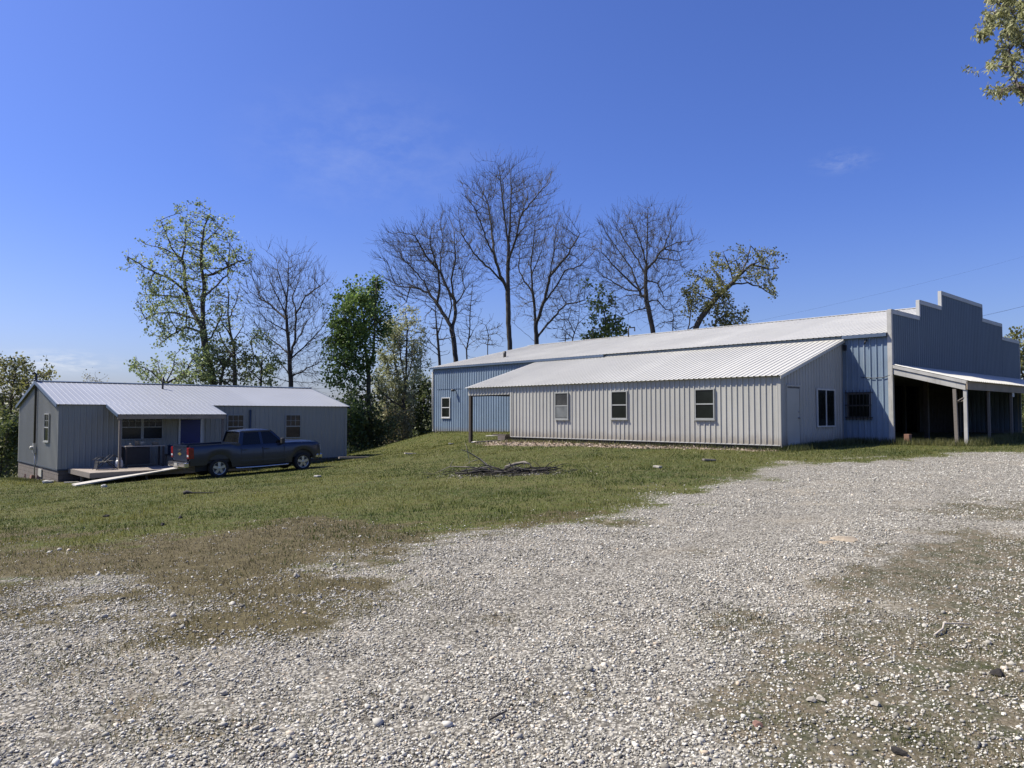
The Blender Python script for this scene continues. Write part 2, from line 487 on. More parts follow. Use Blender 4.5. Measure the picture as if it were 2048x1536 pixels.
# value noise for the ground cover
_rng = np.random.default_rng(7)
_LAT = _rng.random((256, 256))
def vnoise(x, y, s, seed=0):
    x = np.asarray(x) * s + seed * 17.3; y = np.asarray(y) * s + seed * 9.1
    xi = np.floor(x).astype(int); yi = np.floor(y).astype(int)
    fx, fy = x - xi, y - yi
    fx = fx * fx * (3 - 2 * fx); fy = fy * fy * (3 - 2 * fy)
    g = lambda a, b: _LAT[a % 256, b % 256]
    return (g(xi, yi) * (1 - fx) + g(xi + 1, yi) * fx) * (1 - fy) + (g(xi, yi + 1) * (1 - fx) + g(xi + 1, yi + 1) * fx) * fy
def fbm(x, y, s, seed=0, o=4):
    t, a, n = 0, 0.5, 0
    for i in range(o):
        t = t + a * vnoise(x, y, s * 2 ** i, seed + i); n += a; a *= 0.55
    return t / n
def poly_sdf(P, X, Y):
    """signed distance, positive inside"""
    P = np.asarray(P, float)
    x, y = X.ravel(), Y.ravel()
    dmin = np.full(x.shape, 1e18); inside = np.zeros(x.shape, bool)
    n = len(P)
    for i in range(n):
        a, b = P[i], P[(i + 1) % n]
        e = b - a; wx, wy = x - a[0], y - a[1]
        t = np.clip((wx * e[0] + wy * e[1]) / (e @ e + 1e-12), 0, 1)
        dmin = np.minimum(dmin, (wx - t * e[0]) ** 2 + (wy - t * e[1]) ** 2)
        c = ((a[1] > y) != (b[1] > y)) & (x < (b[0] - a[0]) * (y - a[1]) / (b[1] - a[1] + 1e-12) + a[0])
        inside ^= c
    return (np.where(inside, 1, -1) * np.sqrt(dmin)).reshape(X.shape)

def ground_pts(pts):
    return [(on_ground(*p).x, on_ground(*p).y) for p in pts]
# edges of the gravel drive, of the dry strip and of the weedy patch (world x, y)
GRAVEL = ground_pts([(-250, 1195), (0, 1200), (200, 1215), (390, 1212), (600, 1198), (760, 1168), (900, 1108), (1100, 1060), (1250, 1012), (1400, 975),
                     (1600, 934), (1800, 917), (2048, 909), (2300, 904)]) + [(60, 18), (40, -8), (-20, -8)]
DRY = ground_pts([(-250, 1065), (0, 1060), (250, 1075), (480, 1060), (700, 1040), (900, 1045), (1120, 1040)]) + ground_pts([(1120, 1080), (900, 1150), (760, 1222), (500, 1290), (250, 1320), (0, 1350), (-250, 1370)])
WEED = ground_pts([(2350, 1060), (2048, 1065), (1830, 1062), (1660, 1120), (1700, 1190), (1610, 1290), (1500, 1400), (1400, 1530)]) + [(1.2, 1.5), (12, 1)]
WEED2 = ground_pts([(1790, 1000), (1900, 990), (2048, 1005), (2250, 1010), (2250, 1040), (2048, 1040), (1880, 1030)])
SPOTS = ground_pts([(990, 1240), (150, 1340), (30, 1375), (1150, 1400), (400, 1280), (640, 1210), (280, 1410), (330, 1460), (380, 1470)])
def masks(X, Y):
    n1 = fbm(X, Y, 0.35, 1) - 0.5
    n2 = fbm(X, Y, 1.6, 5) - 0.5
    n = n1 * 2.6 + n2 * 1.9
    g = np.clip(0.5 + (poly_sdf(GRAVEL, X, Y) + n * 1.3) / 2.2, 0, 1)
    d = np.clip(0.5 + (poly_sdf(DRY, X, Y) - n * 1.8) / 2.6, 0, 1)
    w = np.clip(0.5 + (np.maximum(poly_sdf(WEED, X, Y), poly_sdf(WEED2, X, Y)) + n * 1.6) / 1.2, 0, 1)
    for i, (sx, sy) in enumerate(SPOTS):
        r = np.hypot((X - sx) / 1.4, Y - sy)
        w = np.maximum(w, np.clip(1.0 - r / (0.35 + 0.1 * (i % 3)) + n2 * 1.5, 0, 1) * 0.8)
    return g, d, w
LITTER = [b2w(24.5, 12.6), b2w(24.5, 28.5), b2w(23.2, 27.5), b2w(22.6, 22), b2w(23.3, 16), b2w(24.0, 12.6)]

def axis_pts(lo, hi, step, far):
    a = list(np.arange(lo, hi + 1e-6, step)); s = step
    p, q = lo, hi
    left, right = [], []
    while p > -far:
        s *= 1.35; p -= s; left.append(p)
    s = step
    while q < far:
        s *= 1.35; q += s; right.append(q)
    return np.array(left[::-1] + a + right)
gx, gy = axis_pts(-34, 36, 0.28, 1500), axis_pts(-3, 58, 0.28, 1500)
GX, GY = np.meshgrid(gx, gy)
GZ = ground_z(GX, GY)
near = (np.abs(GX) < 60) & (GY < 70)
GZ = GZ + np.where(near, (fbm(GX, GY, 0.5, 3) - 0.5) * 0.07 + (fbm(GX, GY, 2.5, 4) - 0.5) * 0.025, 0)
gm, dm, wm = masks(GX, GY)
lm = np.clip(0.5 + (poly_sdf(LITTER, GX, GY) + (fbm(GX, GY, 1.2, 9) - 0.5) * 1.6) / 0.8, 0, 1)
nx, ny = len(gx), len(gy)
ii = np.arange(nx * ny).reshape(ny, nx)
GF = np.stack([ii[:-1, :-1].ravel(), ii[:-1, 1:].ravel(), ii[1:, 1:].ravel(), ii[1:, :-1].ravel()], 1)

def ground_material():
    m, nt, b = _new('ground')
    geo = nt.nodes.new('ShaderNodeNewGeometry'); P = geo.outputs['Position']
    def A(n):
        a = nt.nodes.new('ShaderNodeAttribute'); a.attribute_name = n; return a.outputs['Fac']
    # grass
    n1 = noise(nt, 0.35, 5, 0.6, P); n2 = noise(nt, 5, 5, 0.7, P); n3 = noise(nt, 38, 3, 0.7, P)
    g1 = ramp(nt, n1, [(0.35, (0.048, 0.070, 0.012)), (0.65, (0.105, 0.110, 0.028))])
    g1 = mixc(nt, maprange(nt, n2, 0.42, 0.66, 0, 0.65), g1, (0.135, 0.108, 0.055))
    g1 = mixc(nt, maprange(nt, n3, 0.35, 0.65, 0, 0.65), g1, (0.035, 0.040, 0.016))
    # dry grass and bare earth
    d1 = ramp(nt, n2, [(0.3, (0.052, 0.045, 0.018)), (0.7, (0.128, 0.108, 0.054))])
    d1 = mixc(nt, maprange(nt, n3, 0.4, 0.65, 0, 0.7), d1, (0.055, 0.043, 0.030))
    # gravel
    v = nt.nodes.new('ShaderNodeTexVoronoi'); v.inputs['Scale'].default_value = 34; nt.links.new(P, v.inputs['Vector'])
    v2 = nt.nodes.new('ShaderNodeTexVoronoi'); v2.inputs['Scale'].default_value = 85; nt.links.new(P, v2.inputs['Vector'])
    hsv = nt.nodes.new('ShaderNodeSeparateColor'); nt.links.new(v.outputs['Color'], hsv.inputs[0])
    st = ramp(nt, hsv.outputs[0], [(0.0, (0.155, 0.144, 0.118)), (0.5, (0.31, 0.293, 0.248)), (1.0, (0.47, 0.445, 0.385))])
    gap = maprange(nt, v.outputs['Distance'], 0.30, 0.75, 0, 0.85)
    st = mixc(nt, gap, st, (0.045, 0.040, 0.032))
    st = mixc(nt, maprange(nt, v2.outputs['Distance'], 0.35, 0.8, 0, 0.45), st, (0.12, 0.11, 0.10))
    nd = noise(nt, 1.0, 4, 0.6, P, stretch=(.5, .5, 1))
    st = mixc(nt, maprange(nt, nd, 0.5, 0.75, 0, 0.5), st, (0.29, 0.25, 0.185))
    # fallen leaves by the wall
    l1 = ramp(nt, n3, [(0.3, (0.12, 0.085, 0.06)), (0.7, (0.33, 0.27, 0.21))])
    c = mixc(nt, maprange(nt, math_(nt, 'ADD', A('dry'), math_(nt, 'MULTIPLY', math_(nt, 'SUBTRACT', n2, 0.5), 1.2)), 0.3, 0.75), g1, d1)
    c = mixc(nt, maprange(nt, math_(nt, 'ADD', A('litter'), math_(nt, 'MULTIPLY', math_(nt, 'SUBTRACT', n3, 0.5), 1.0)), 0.3, 0.7), c, l1)
    gf = math_(nt, 'ADD', math_(nt, 'SUBTRACT', A('gravel'), math_(nt, 'MULTIPLY', A('weed'), 0.35)), math_(nt, 'MULTIPLY', math_(nt, 'SUBTRACT', math_(nt, 'ADD', math_(nt, 'MULTIPLY', n2, 0.5), math_(nt, 'MULTIPLY', n3, 0.5)), 0.5), 1.6))
    gfac = maprange(nt, gf, 0.36, 0.62)
    c = mixc(nt, gfac, c, st)
    wf = math_(nt, 'ADD', A('weed'), math_(nt, 'MULTIPLY', math_(nt, 'SUBTRACT', n2, 0.5), 1.6))
    wd = mixc(nt, maprange(nt, n2, .35, .65), (0.034, 0.038, 0.014), (0.125, 0.100, 0.064))
    c = mixc(nt, maprange(nt, wf, 0.45, 0.85, 0, 0.8), c, wd)
    nt.links.new(c, b.inputs['Base Color'])
    b.inputs['Roughness'].default_value = 0.95
    b.inputs['Specular IOR Level'].default_value = 0.15
    h = math_(nt, 'ADD', math_(nt, 'MULTIPLY', math_(nt, 'SUBTRACT', 1.0, v.outputs['Distance']), 0.5), math_(nt, 'MULTIPLY', n3, 0.6))
    bump(nt, b, h, 0.9, 0.02)
    return m
ground = fast_mesh('ground', np.stack([GX.ravel(), GY.ravel(), GZ.ravel()], 1), GF, ground_material(),
                   attr={'gravel': gm.ravel(), 'dry': dm.ravel(), 'weed': wm.ravel(), 'litter': lm.ravel()}, smooth=True)
tag(ground, kind='structure')

# ------------------------------------------------------------------ metal building
XL, Y0, XM, YC, YF, YLF, YLE, XR = 24.59, 12.67, 29.74, 10.82, 39.87, 29.94, 26.66, 47.94
XRG, ZF = (XM + XR) / 2, 0.48
ZE, SL = 4.71, 0.221                      # main eave, roof slope
LE, LS = 2.97, 0.307                      # lean-to eave, slope
def zmain(x): return ZE + SL * (min(x, 2 * XRG - x) - XM)
def zlean(x): return LE + LS * (x - XL)
shed = bthing('metal_building', XL, Y0, 0.4, 'long blue and grey ribbed metal shop with stepped false front, lean-to and front canopy', 'building')

X_, Y_, Z_ = Vector((1, 0, 0)), Vector((0, 1, 0)), Vector((0, 0, 1))
# side wall of the main block (faces -x)
MB().ribs((XM, YC, ZF), Y_, YF - YC, Z_, ZE - ZF - 0.02, -X_, pitch=0.2286).build('side_wall', M['blue_panel'], shed)
MB().ribs((XM, YF, ZF), X_, XR - XM, Z_, lambda d: zmain(XM + d) - ZF - 0.02, Y_, kinks=(XRG - XM,)).build('rear_wall', M['blue_panel'], shed)
MB().ribs((XR, YC, ZF), Y_, YF - YC, Z_, ZE - ZF - 0.02, X_).build('side_wall', M['blue_panel'], shed)
mb = MB()
for sgn in (1, -1):
    x0 = XM - 0.16 if sgn == 1 else XR + 0.16
    o = Vector((x0, YC + 0.12, ZE + 0.03 - SL * 0.16))
    B = Vector((sgn, 0, SL)); ln = (XRG - XM + 0.16) * math.sqrt(1 + SL * SL)
    mb.ribs(o, Y_, YF - YC + 0.1, B, ln, Vector((-SL * sgn, 0, 1)), minor=False, h=.016, w0=.03, w1=.012)
rf = mb.build('roof', M['old_roof'], shed)
mb = MB()
for sgn in (1, -1):
    mb.box((XRG, YC + 0.12, zmain(XRG) + 0.06), (0, YF - YC + 0.1, 0), (-sgn * 0.22, 0, -0.22 * SL), (0, 0, 0.012))
mb.build('ridge_cap', M['galv_roof'], rf)
MB().tube([(XM + 2.4, 35.4, zmain(XM + 2.4)), (XM + 2.4, 35.4, zmain(XM + 2.4) + 0.42)], 0.10, 10).build('vent_pipe', M['dark_metal'], rf)
MB().tube([(XRG - 0.5, 30.2, zmain(XRG - .5)), (XRG - .5, 30.2, zmain(XRG) + 0.5), (XRG - .1, 30.0, zmain(XRG) + .55), (XRG - .1, 30, zmain(XRG) + .3)], 0.05, 8).build('vent_pipe', M['dark_metal'], rf)
# eave trim, corner trim
MB().bx(XM - 0.175, XM - 0.155, YC + 0.12, Y0 - 0.05, ZE - 0.14, ZE - 0.01).build('eave_trim', M['blue_trim'], shed)
MB().bx(XM - 0.175, XM - 0.155, YLF - 5, YF + 0.2, ZE - 0.14, ZE - 0.01).build('eave_trim', M['blue_trim'], shed)
MB().bx(XM - 0.155, XM - 0.02, YLF - 5, YF + 0.2, ZE - 0.09, ZE - 0.075).build('soffit', M['dark_trim_and_shade'], shed)
MB().bx(XM - 0.155, XM - 0.02, YC + 0.12, Y0 - .05, ZE - 0.09, ZE - 0.075).build('soffit', M['dark_trim_and_shade'], shed)
mb = MB(); mb.bx(XM - 0.035, XM + 0.03, YF - 0.10, YF + 0.035, ZF - 0.02, ZE - 0.15)
mb.build('corner_trim', M['white_trim'], shed)
MB().tube([(XM - .09, YF - .02, ZF + .12), (XM - .09, YF - .02, ZE - .3)], 0.035, 8).build('downspout', M['white_trim'], shed)
# faded seam and lamp on the rear part of the side wall
MB().bx(XM - 0.03, XM - 0.012, 36.9, 39.4, 3.22, 3.25).build('wall_seam', M['blue_trim'], shed)
mb = MB(); mb.tube([(XM, 37.45, 3.14), (XM - 0.25, 37.45, 3.12)], 0.03, 8); mb.lathe((XM - 0.25, 37.45, 3.2), (0, 0, -1), [(0, 0.02), (0.03, 0.10), (0.14, 0.13), (0.16, 0.0)], 12)
mb.build('wall_lamp', M['dark_metal'], shed)

# lean-to
def lean_wall():
    mb = MB()
    mb.ribs((XL, Y0, ZF + 0.02), Y_, YLE - Y0, Z_, LE - ZF - 0.03, -X_)
    return mb.build('lean_to_wall', M['grey_panel'], shed)
lean_wall()
MB().ribs((XL, Y0, ZF - 0.02), X_, XM - XL - 0.03, Z_, lambda d: zlean(XL + d) - ZF, -Y_, minor=True).build('end_wall', M['grey_panel'], shed)
MB().ribs((XL, YLE, ZF), X_, XM - XL - 0.03, Z_, lambda d: zlean(XL + d) - ZF - .03, Y_).build('end_wall', M['grey_panel'], shed)
# header of the open end
MB().ribs((XL, YLE + 0.01, 2.56), Y_, YLF - YLE - 0.01, Z_, LE - 2.56 - 0.01, -X_).build('porch_header', M['grey_panel'], shed)
MB().bx(XL + 0.03, XL + 0.1, YLE + 0.02, YLF - .05, 2.50, 2.74).build('porch_beam', M['dark_wood'], shed)
MB().ribs((XL, YLF, 2.56), X_, XM - XL - .02, Z_, lambda d: zlean(XL + d) - 2.56 - .01, Y_).build('porch_header', M['grey_panel'], shed)
pz = gz(*b2w(XL + .08, YLF - .12)) - 0.1
MB().bx(XL + 0.01, XL + 0.17, YLF - 0.2, YLF - 0.04, pz, 2.56).build('post', M['dark_wood'], shed)
o = Vector((XL - 0.17, Y0 - 0.10, LE + 0.03 - LS * 0.17))
ln = (XM - XL + 0.15) * math.sqrt(1 + LS * LS)
lr = MB().ribs(o, Y_, YLF - Y0 + 0.2, Vector((1, 0, LS)), ln, Vector((-LS, 0, 1)), h=0.026, w0=0.036, w1=0.016, minor=False).build('lean_to_roof', M['galv_roof'], shed)
mb = MB()
mb.box((XL - 0.17, Y0 - 0.115, LE - LS * 0.17 - 0.09), (XM - XL + 0.14, 0, (XM - XL + 0.14) * LS), (0, 0.02, 0), (0, 0, 0.11))
mb.build('rake_trim', M['galv_roof'], lr)
MB().box((XM - 0.11, Y0 - .1, zlean(XM) - 0.01), (0, YLF - Y0 + .2, 0), (0.075, 0, 0.05), (0, 0, 0.02)).build('roof_flashing', M['old_roof'], lr)
mb = MB()
mb.bx(XL - 0.024, XL + 0.10, Y0 - 0.024, Y0 - 0.004, ZF - 0.05, LE - 0.04)
mb.bx(XL - 0.026, XL - 0.006, Y0 - 0.003, Y0 + 0.10, ZF + .02, LE - 0.04)
mb.build('corner_trim', M['grey_panel'], shed)
mb = MB(); mb.bx(XL - 0.026, XL - 0.004, YLE - 0.09, YLE + 0.015, ZF + .02, LE - 0.04)
mb.build('corner_trim', M['grey_panel'], shed)
mb = MB()
mb.bx(XL - 0.03, XL + 0.04, Y0 + 0.02, YLE - 0.02, ZF + 0.0, ZF + 0.03)
mb.build('base_trim', M['white_trim'], shed)
MB().bx(XL + 0.03, XL + 0.12, Y0 + 0.02, YLE - .05, 0.02, ZF - 0.002).build('sill_beam', M['sill_and_shade_dark'], shed)
MB().bx(XL + 0.13, XM - .05, Y0 + 0.06, Y0 + .16, 0.02, ZF - 0.03).build('sill_beam', M['sill_and_shade_dark'], shed)
MB().bx(XM + .01, XM + .1, YC + .2, YF - .05, 0.0, ZF + 0.01).build('foundation', M['concrete'], shed)
MB().bx(XM + .05, XM + .15, Y0 - .05, Y0 + .05, ZE - .5, ZE - .2)

def window(root, o, A, N, w, h, mf, mg, style='hung', f=0.055, proud=0.055, label=None, sill=True, muntins=(0, 0), name='window'):
    """o = lower corner on the wall plane; A along the width, N outward"""
    o, A, N = Vector(o), Vector(A), Vector(N)
    mb = MB()
    o2 = o + N * 0.006
    mb.box(o2, A * w, Z_ * f, N * proud)
    mb.box(o2 + Z_ * (h - f), A * w, Z_ * f, N * proud)
    mb.box(o2 + Z_ * f, A * f, Z_ * (h - 2 * f), N * proud)
    mb.box(o2 + A * (w - f) + Z_ * f, A * f, Z_ * (h - 2 * f), N * proud)
    if style == 'hung':
        mb.box(o2 + A * f + Z_ * (h * 0.5 - 0.025), A * (w - 2 * f), Z_ * 0.05, N * (proud - 0.008))
    elif style == 'slide':
        mb.box(o2 + A * (w * 0.5 - 0.03) + Z_ * f, A * 0.06, Z_ * (h - 2 * f), N * (proud - 0.008))
    elif style == 'double':
        mb.box(o2 + A * (w * 0.5 - 0.06) + Z_ * f, A * 0.12, Z_ * (h - 2 * f), N * (proud - 0.004))
        for k in (0, 1):
            mb.box(o2 + A * (f + k * (w * .5 + .06 - f)) + Z_ * (h * 0.5 - 0.02), A * (w * .5 - .06 - f), Z_ * 0.04, N * (proud - 0.01))
    nc, nr = muntins
    half = (h * 0.5 + 0.025, h - f)
    for i in range(1, nc):
        mb.box(o2 + A * (f + (w - 2 * f) * i / nc - 0.008) + Z_ * half[0], A * 0.016, Z_ * (half[1] - half[0]), N * (proud - 0.02))
    for j in range(1, nr):
        mb.box(o2 + A * f + Z_ * (half[0] + (half[1] - half[0]) * j / nr - 0.008), A * (w - 2 * f), Z_ * 0.016, N * (proud - 0.022))
    fr = mb.build(name, mf, root)
    if label: fr['label'] = label
    g = MB().box(o2 + A * f * 0.5 + Z_ * f * 0.5, A * (w - f), Z_ * (h - f), N * 0.026).build('pane', mg, fr)
    if sill:
        MB().box(o2 - A * 0.03 - Z_ * 0.045, A * (w + 0.06), Z_ * 0.042, N * (proud + 0.02)).build('sill', mf, fr)
    return fr
def lwin(t0, t1, z0, z1, mg, label=None):
    return window(shed, (XL - .018, Y0 + t0, z0), Y_, -X_, t1 - t0, z1 - z0, M['window_frame'], mg, label=label, f=.045)
lwin(2.60, 3.46, 1.40, 2.56, M['glass'])
lwin(6.74, 7.60, 1.39, 2.57, M['glass'])
wb = lwin(10.09, 10.92, 1.36, 2.58, M['glass_curtain'], 'window with a pale sheet behind its lower pane')
MB().box((XL - .018 - .034, Y0 + 10.16, 1.43), (0, .70, 0), (0, 0, .50), (-.004, 0, 0)).build('screen', M['glass_dusty'], wb)
window(shed, (XM - 0.018, 37.97, 1.36), Y_, -X_, 0.9, 1.32, M['white_frame'], M['glass'], label='white framed window in the faded blue wall')
# far window: paler lower sill
# door and sliding window in the lean-to end
dr = MB().box((XL + 0.40, Y0 - 0.022, ZF + 0.02), (0.91, 0, 0), (0, -0.035, 0), (0, 0, 2.02)).build('door', M['door_grey'], shed)
mb = MB()
mb.box((XL + 0.33, Y0 - 0.02, ZF), (0.065, 0, 0), (0, -0.05, 0), (0, 0, 2.10))
mb.box((XL + 1.315, Y0 - 0.02, ZF), (0.065, 0, 0), (0, -0.05, 0), (0, 0, 2.10))
mb.box((XL + 0.33, Y0 - 0.02, ZF + 2.102), (1.05, 0, 0), (0, -0.055, 0), (0, 0, 0.06))
mb.build('door_frame', M['grey_panel'], dr)
mb = MB()
mb.box((XL + 0.396, Y0 - 0.03, ZF + .02), (.012, 0, 0), (0, -.028, 0), (0, 0, 2.06))
mb.box((XL + 1.302, Y0 - 0.03, ZF + .02), (.012, 0, 0), (0, -.028, 0), (0, 0, 2.06))
mb.box((XL + 0.41, Y0 - 0.03, ZF + 2.045), (.89, 0, 0), (0, -.028, 0), (0, 0, .03))
mb.build('door_gap_shade', M['dark_trim_and_shade'], dr)  # dark strips stand in for the shadow in the gap round the door
mb = MB(); mb.lathe((XL + 1.22, Y0 - 0.057, ZF + 0.98), (0, -1, 0), [(0, .03), (.02, .03), (.03, .015), (.05, .032), (.075, .03), (.08, 0)], 12)
mb.build('handle', M['metal'], dr)
MB().lathe((XL + 1.22, Y0 - 0.057, ZF + 1.2), (0, -1, 0), [(0, .03), (.02, .028), (.021, 0)], 12).build('lock', M['metal'], dr)
MB().box((XL + 0.36, Y0 - 0.35, ZF - 0.42), (1.0, 0, 0), (0, .29, 0), (0, 0, .34)).build('doorstep', M['concrete'], shed)
window(shed, (XL + 2.70, Y0 - 0.02, 1.10), X_, -Y_, 1.55, 1.46, M['white_frame'], M['glass'], style='slide', sill=False, label='wide sliding window with white frame')
# barred window in the blue return
bw = window(shed, (XM - 0.02, Y0 - 1.07, 1.44), Y_, -X_, 0.90, 0.98, M['dark_frame'], M['glass'], sill=True, label='dark window behind iron bars')
mb = MB()
for i in range(8):
    y = Y0 - 1.10 + i * 0.137
    mb.tube([(XM - 0.13, y, 1.36), (XM - 0.13, y, 2.52), (XM - .13, y, 2.56)], [0.012, 0.012, 0.002], 6)
for z in (1.45, 1.93, 2.42):
    mb.box((XM - 0.135, Y0 - 1.13, z), (0.01, 0, 0), (0, 1.02, 0), (0, 0, 0.035))
for y in (Y0 - 1.13, Y0 - 0.13):
    for z in (1.45, 2.42):
        mb.box((XM - 0.125, y, z), (0.11, 0, 0), (0, .02, 0), (0, 0, .03))
mb.build('iron_bars', M['dark_metal'], bw)
MB().bx(XM - .09, XM - .02, Y0 - .18, Y0 - .06, 4.12, 4.34).build('wall_lamp', M['dark_metal'], shed)
mb = MB(); mb.tube([(XM - .03, YC + .9, ZE - .22), (XM - .12, YC + .92, ZE - .3), (XM - .1, YC + .95, ZE - .38)], .03, 6); mb.build('bracket', M['dark_metal'], shed)
mb = MB()
mb.tube([(XM - .04, YC + 1.15, 3.05), (XM - .045, YC + .7, 2.99), (XM - .045, YC + .3, 3.0), (XM - .045, YC + .05, 3.08)], .012, 6); mb.build('cable', M['dark_metal'], shed)

# false front, with an opening under the canopy
TH = 0.14
STEPS = [(0, 3.0, 5.63), (3.0, 5.68, 6.30), (5.68, 11.55, 6.97), (11.55, 14.9, 6.30), (14.9, 18.2, 5.63)]
OP0, OP1, OPZ = 3.7, 12.4, 3.05
def fz(d):
    for a, b, z in STEPS:
        if d <= b: return z
    return STEPS[-1][2]
mb = MB()
for a, b, z in STEPS:                                   # upper part, above the canopy
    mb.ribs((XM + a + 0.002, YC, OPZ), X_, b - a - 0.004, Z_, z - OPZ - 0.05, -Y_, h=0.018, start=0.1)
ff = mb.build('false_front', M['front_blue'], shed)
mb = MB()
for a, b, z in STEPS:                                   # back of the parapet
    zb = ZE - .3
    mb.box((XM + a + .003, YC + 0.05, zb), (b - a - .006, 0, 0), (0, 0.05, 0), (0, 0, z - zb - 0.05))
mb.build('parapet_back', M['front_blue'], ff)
mb = MB()
for i, (a, b, z) in enumerate(STEPS):
    mb.box((XM + a - (0.02 if a == 0 else 0.0), YC - 0.035, z - 0.05), (b - a + 0.03, 0, 0), (0, TH, 0), (0, 0, 0.03))
    mb.box((XM + a, YC - 0.032, z - 0.19), (b - a, 0, 0), (0, 0.028, 0), (0, 0, 0.138))
    if i in (1, 2):
        zl = STEPS[i - 1][2]
        mb.box((XM + a - 0.02, YC - 0.034, zl - 0.018), (0.02, 0, 0), (0, TH - 0.002, 0), (0, 0, z - zl - 0.034))
        mb.box((XM + a + .001, YC - 0.031, zl - 0.05), (0.11, 0, 0), (0, 0.026, 0), (0, 0, z - zl - 0.145))
    if i in (3, 4):
        zh = STEPS[i - 1][2]
        mb.box((XM + a + .032, YC - 0.034, z - 0.018), (0.02, 0, 0), (0, TH - .002, 0), (0, 0, zh - z - 0.034))
mb.build('cap_trim', M['white_trim'], ff)
mb = MB()
mb.box((XM - 0.05, YC - 0.036, ZF - 0.06), (0.15, 0, 0), (0, 0.03, 0), (0, 0, STEPS[0][2] - ZF - 0.0))
mb.box((XM - 0.052, YC - 0.004, ZF - 0.06), (0.03, 0, 0), (0, 0.13, 0), (0, 0, STEPS[0][2] - ZF + .005))
mb.build('corner_board', M['weathered_white'], ff)
MB().box((XR + .005, YC - 0.036, ZF - 0.06), (0.05, 0, 0), (0, 0.24, 0), (0, 0, STEPS[0][2] - ZF)).build('corner_board', M['white_trim'], ff)
# inside: floor slab, partition, a few dark stored shapes
MB().bx(XM + 0.2, XR - 0.2, YC - 2.3, YF - .2, 0.2, ZF - 0.01).build('floor_slab', M['concrete'], shed)
MB().bx(XM + .15, XR - .15, YC + 7, YC + 7.1, ZF, ZE - .1).build('partition', M['ceiling_dark'], shed)
RB = YC + 3.2                                            # the front is recessed under the canopy
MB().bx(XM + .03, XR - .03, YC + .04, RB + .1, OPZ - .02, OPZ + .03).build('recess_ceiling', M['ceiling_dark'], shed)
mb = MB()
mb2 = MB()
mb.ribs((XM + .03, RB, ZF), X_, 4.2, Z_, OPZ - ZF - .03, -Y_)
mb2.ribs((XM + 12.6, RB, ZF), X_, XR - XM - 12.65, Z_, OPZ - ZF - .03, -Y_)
mb.build('recessed_wall', M['dark_trim_and_shade'], shed); mb2.build('recessed_wall', M['sill_and_shade_dark'], shed)  # wall colours darkened to stand for the deep shade in the recess
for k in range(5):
    MB().bx(XM + 4.25 + 2.05 * k, XM + 4.4 + 2.05 * k, RB - .02, RB + .12, ZF, OPZ - .03).build('opening_jamb', M['sill_and_shade_dark'], shed)  # jambs coloured near black for the same recess shade
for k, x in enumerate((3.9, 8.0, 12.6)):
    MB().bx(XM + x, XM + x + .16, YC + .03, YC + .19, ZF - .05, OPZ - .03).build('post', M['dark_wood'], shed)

# canopy over the front
CT0, CT1, CY = 3.48, 2.80, YC - 2.50
cs = (CT0 - CT1) / 2.5
def canopy():
    cv = MB().ribs((XM - 0.06, YC - 0.045, CT0), X_, XR - XM + 0.12, Vector((0, -1, -cs)), 2.62 * math.sqrt(1 + cs * cs), Vector((0, -cs, 1)), minor=False).build('canopy_roof', M['galv_roof'], shed)
    mb = MB()
    mb.box((XM - 0.05, YC - 0.05, CT0 - 0.14), (0.05, 0, 0), (0, -2.5, -2.5 * cs), (0, 0, 0.12))
    mb.box((XM - 0.01, YC - 0.05, CT0 - 0.37), (0.06, 0, 0), (0, -2.42, -2.42 * cs), (0, 0, 0.21))
    mb.build('end_beam', M['weathered_white'], cv)
    mb = MB()
    mb.box((XM - 0.05, CY - 0.05, CT1 - 0.33), (XR - XM + 0.1, 0, 0), (0, 0.045, 0), (0, 0, 0.30))
    mb.build('fascia', M['tan_board'], cv)
    mb = MB()
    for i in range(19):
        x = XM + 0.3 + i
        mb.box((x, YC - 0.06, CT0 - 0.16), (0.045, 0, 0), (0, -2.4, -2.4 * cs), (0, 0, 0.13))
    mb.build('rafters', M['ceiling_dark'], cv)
    for i, (px_, w) in enumerate([(0.02, .11), (2.75, .08), (5.87, .085), (9.0, .12), (12.1, .12), (15.1, .12), (18.1, .12)]):
        x = XM + px_
        z0 = gz(*b2w(x, CY)) - 0.1
        MB().bx(x, x + w, CY + 0.005, CY + 0.005 + w, z0, CT1 - 0.335).build('post', M['weathered_white'] if i == 0 else M['old_wood'], cv)
    z0 = gz(*b2w(XM, CY + .3)) - .1
    MB().box((XM - 0.0, CY + 0.30, z0), (0.11, 0, 0), (0, 0.11, 0), (0.0, 0.04, CT1 - 0.30 - z0)).build('post', M['old_wood'], cv)
    MB().tube([(XM + .07, CY + .0, 2.25), (XM - .01, CY + .2, 2.12), (XM + .06, CY + .36, 2.02), (XM + .13, CY + .18, 2.06), (XM + .07, CY - .01, 2.2)], .02, 6).build('strap', M['old_wood'], cv)
    MB().box((XM + 5.82, CY - .03, 2.30), (.28, 0, 0), (0, .02, 0), (0, 0, .2)).build('notice_board', M['white_trim'], cv)
canopy()

